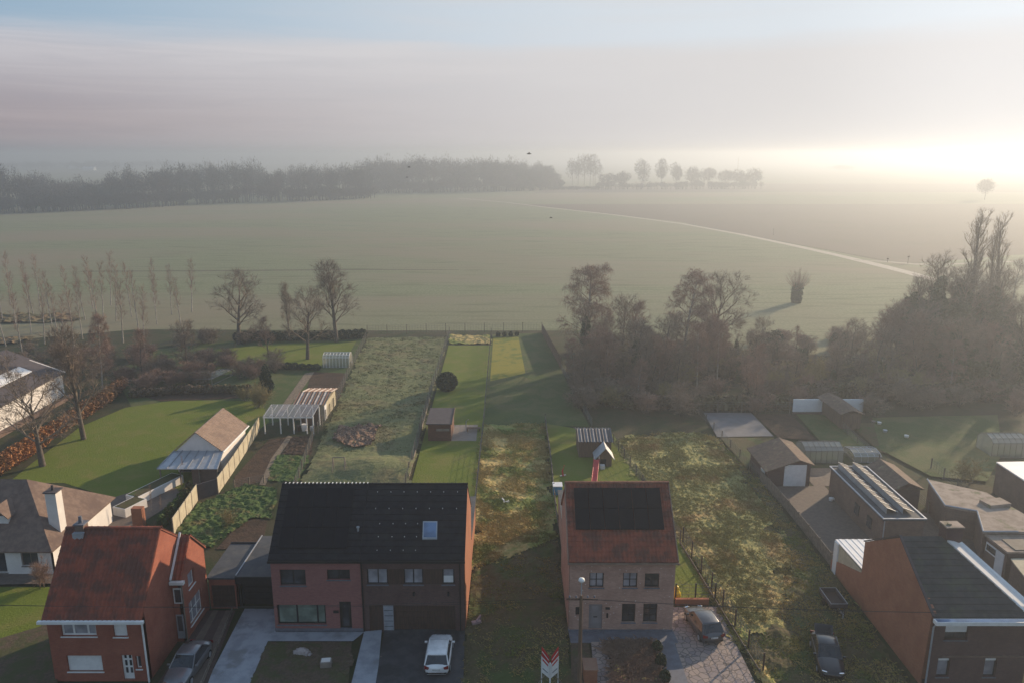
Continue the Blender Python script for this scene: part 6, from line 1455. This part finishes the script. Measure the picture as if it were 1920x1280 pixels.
hedge('dark_hedge', 'dark evergreen hedge along the field under the tallest bare tree', [G(440,640), G(560,638), G(686,634)], 1.6, 1.7, 7000, .18, 'ever', 5)
hedge('clipped_hedge', 'low dark hedge below the sunny orchard lawn', [G(505,690), G(560,692), G(600,694)], 1.2, 1.0, 2500, .16, 'ever', 6)
hedge('garden_hedge', 'dark hedge along the back of the big sunny lawn', [G(245,745), G(330,738), G(470,735)], 1.5, 1.2, 5000, .17, 'brownleaf', 7)
hedge('front_hedge', 'dark clipped hedge beside the brown planting of the tan house', [G(1228,1210), G(1250,1295)], .6, 1.0, 3000, .08, 'ever', 8)
hedge('back_hedge', 'narrow dark hedge at the end of the yellow lawn', [G(928,632), G(975,630)], .7, .9, 900, .14, 'ever', 9)
hedge('terrace_hedge', 'thin green hedge beside the cream panel fence behind red house', [G(300,1000), G(360,925)], .7, 1.6, 2500, .12, 'leafy', 10)
hedge('boundary_hedge', 'dark evergreen scrub along the field edge of right wood', [G(1410,668), G(1460,655)], 1.8, 3.4, 2600, .2, 'ever', 11)
hedge('evergreen_clump', 'dark evergreen clump on the field edge left of ivy trees', [G(1555,655), G(1590,655)], 1.4, 3.0, 2200, .2, 'ever', 12)
hedge('bramble_bank', 'dark bramble bank under the trees behind the grey tarpaulin', [G(1090,752), G(1180,765), G(1300,768), G(1480,766)], 2.4, 2.0, 8000, .24, 'brownleaf', 13)
hedge('bramble_bank', 'misty bramble bank behind the white garden wall', [G(1490,750), G(1640,748), G(1780,752), G(1930,750)], 2.6, 2.4, 8000, .24, 'brownleaf', 14)
hedge('bramble_bank', 'bramble tangle in the heart of the right wood', [G(1080,700), G(1200,712), G(1400,705), G(1600,700), G(1900,700)], 3.0, 2.2, 14000, .26, 'brownleaf', 15)
# ------------------------------------------------------------------ far woods
def farwood(name, label, spots, seed, mat='farwood', nl=170, kind='stuff', leaf=.55, cat='wood', group=None):
    r = random.Random(seed); m = MB()
    for (x, y, h, w_) in spots:
        m.tube([(x,y,0),(x+r.gauss(0,.3),y,h*.5),(x+r.gauss(0,.6),y,h*.9)], [.35,.22,.06], 4, cap=False)
        for k in range(5):
            a = r.uniform(0,6.28); z = h*r.uniform(.3,.6); m.tube([(x,y,z),(x+math.cos(a)*w_*.5,y+math.sin(a)*w_*.5,z+h*.25)], [.15,.05], 3, cap=False)
        subs = [(rv(r)*r.uniform(.12,.52), r.uniform(.42,.62)) for _ in range(6)]
        for k in range(nl):
            so_, sr_ = subs[k % 6]; o = so_+rv(r)*sr_*r.uniform(.3,1.0)**.5; zc = h*.54
            q = Vector((x+o.x*w_*.58, y+o.y*w_*.58, max(.5, zc+o.z*h*.46)))
            d = (Vector((o.x,o.y,abs(o.z)+.4))+rv(r)*.5).normalized()*leaf*2.2*r.uniform(.5,1.3); s_ = d.cross(rv(r)).normalized()*leaf*.42
            i = len(m.v); m.v += [tuple(q-s_), tuple(q+s_), tuple(q+d)]; m.f.append((i,i+1,i+2))
    o = m.build(name, MT[mat]); tag(o, label, cat, group, kind); return o
def wood_spots(line, n, depth, hf, w_, seed):
    r = random.Random(seed); out = []
    L = [0]
    for a, b in zip(line, line[1:]): L.append(L[-1]+(b-a).length)
    for k in range(n):
        s = r.random()*L[-1]; i = max(j for j in range(len(line)-1) if L[j] <= s); a = (s-L[i])/(L[i+1]-L[i])
        p = line[i]+(line[i+1]-line[i])*a; dp = r.random()**1.2*depth
        q = p+Vector((p.x, p.y, 0)).normalized()*dp+Vector((r.gauss(0,3), 0, 0))
        out.append((q.x, q.y, min(38, hf(960+FPX*q.x/(q.y*CP+H*SP))*r.uniform(.8,1.02)*(1+.36*noise.noise(Vector((q.x/34, q.y/60, seed))))), w_*r.uniform(.7,1.3)))
    return out
def interp(xs, ys): 
    def f(x):
        if x <= xs[0]: return ys[0]
        for i in range(len(xs)-1):
            if x <= xs[i+1]: return ys[i]+(ys[i+1]-ys[i])*(x-xs[i])/(xs[i+1]-xs[i])
        return ys[-1]
    return f
lineA = [G(x, y) for x, y in ((-250,408),(0,401),(120,397),(250,391),(420,381),(620,376),(690,372))]
hA = interp([-200,0,60,140,200,260,400,640,700], [33,31,26,18,19,27,29,29,31])
farwood('far_wood', 'dark bare wood across the left side of the field, fading in mist', wood_spots(lineA, 430, 160, hA, 12, 1)+wood_spots(lineA, 260, 14, lambda x: 11, 9, 4), 1, nl=260, leaf=.6)
lineB = [G(x, y) for x, y in ((690,363),(850,361),(1000,358),(1040,356))]
hB = interp([640,760,850,960,1000,1030,1045], [33,35,35,32,29,25,10])
farwood('far_wood', 'misty round topped wood in the middle distance beyond the field', wood_spots(lineB, 240, 170, hB, 16, 2)+wood_spots(lineB, 120, 14, lambda x: 13, 12, 5), 2, nl=300, leaf=.8)
lineH = [G(x, y) for x, y in ((1035,357),(1120,356),(1200,356),(1425,355))]
farwood('field_hedge', 'long low hedge line at the far side of the field', wood_spots(lineH, 150, 6, lambda x: 3.2 if x < 1120 else 8.5, 8, 3), 3, nl=110, leaf=.6, cat='hedge')
far1 = [(1093,348,276,15,'large round crowned tree group alone in the mist'),(1205,354,297,8,'first upright tree of the misty hedge row'),(1240,354,296,7,'second upright tree of the misty hedge row'),(1268,354,298,8,'third upright tree of the misty hedge row'),
        (1296,354,305,9,'broad tree in the middle of the misty hedge row'),(1328,354,310,11,'first rounded tree near the right end of the misty row'),(1358,354,312,11,'second rounded tree near the right end of the misty row'),(1384,354,316,10,'small rounded tree before the end of the misty row'),(1410,354,313,11,'last tree at the right end of the misty row'),
        (1140,354,322,10,'low round bush tree at the left of misty row'),(1166,354,318,10,'low spreading tree left of the upright misty trees'),(1046,356,338,6,'small pointed bush at the end of the misty wood'),(1846,375,330,10,'ghostly tree alone in the bright mist at right'),(1580,322,308,14,'very faint tree in the bright distance')]
for i, (x, b, tp, w_, lb) in enumerate(far1):
    p, h = hgt(x, b, tp); h = min(h, 38); sc_ = p.y/640; w_ *= 1.75
    spots = [(p.x, p.y, h, w_*sc_)] if i else [(p.x+dx_, p.y+dy_, h*f_, 17) for dx_, dy_, f_ in ((-12,0,.88),(-5,6,.97),(2,5,1),(8,-2,.98),(14,3,.88))]
    farwood('misty_tree', lb, spots, 50+i, nl=1200 if i else 650, kind='thing', leaf=.62*min(1.6, sc_), cat='tree')
p, h = hgt(1112, 354, 300); tag(MB().tube([(p.x,p.y,0),(p.x,p.y,h)], [.3,.15], 6).tube([(p.x-1.5,p.y,h-1.5),(p.x+1.5,p.y,h-1.5)], .12, 4).build('power_pole', MT['post']), 'thin power pole right of the large misty tree', 'pole')
p, h = hgt(1381, 352, 296); tag(MB().tube([(p.x,p.y,0),(p.x,p.y,h)], [.3,.12], 6).build('radio_mast', MT['post']), 'thin mast rising behind the misty hedge row', 'mast')
# distant belts
def belt(name, label, pts, n, depth, h, w_, seed, leaf=1.6, nl=90): return farwood(name, label, wood_spots([G(*q) for q in pts], n, depth, lambda x: h, w_, seed), seed, nl=nl, leaf=leaf)
belt('distant_wood', 'faint distant tree belt on the left horizon', [(-100,322),(200,318),(400,316)], 130, 300, 20, 26, 71)
belt('distant_wood', 'faint distant tree belt behind the misty wood', [(400,308),(800,305),(1100,303)], 140, 300, 33, 34, 72)
belt('distant_wood', 'barely visible tree belt on the right horizon', [(1100,306),(1500,305),(2000,305)], 120, 300, 22, 34, 73)
for x, y, lb in ((140,317,'leftmost white farm roof glinting in the far haze'),(168,320,'lower white farm roof glinting in the far haze'),(305,311,'brightest white farm building glinting above the left wood')):
    p = G(x, y); tag(MB().box(p.x-12, p.x+12, p.y-6, p.y+6, 0, 4).xprism([(p.y-6.5,4),(p.y+6.5,4),(p.y,8)], p.x-12.5, p.x+12.5).build('farm_building', MT['corr_w']), lb, 'building')
for i in range(2):
    p, h = hgt((1702,1664)[i], (495,492)[i], (480,484)[i]); tag(MB().tube([(p.x,p.y,0),(p.x,p.y,h)], .09, 6).box(p.x-.35, p.x+.35, p.y-.04, p.y+.04, h-.5, h).build('track_sign', MT['wood']), ('small sign post right at the track junction','short sign post left of the track junction')[i], 'sign post')
for x in (1450,): 
    p = G(x, 442); tag(MB().tube([p, p+Vector((0,0,3.2))], .09, 6).build('field_post', MT['post']), 'single thin post in the ploughed field above the track', 'post')
# unused prototypes go
for s in list(NM):
    if s not in USED:
        for c in KIDS[s]: bpy.data.objects.remove(c)
        bpy.data.objects.remove(s)
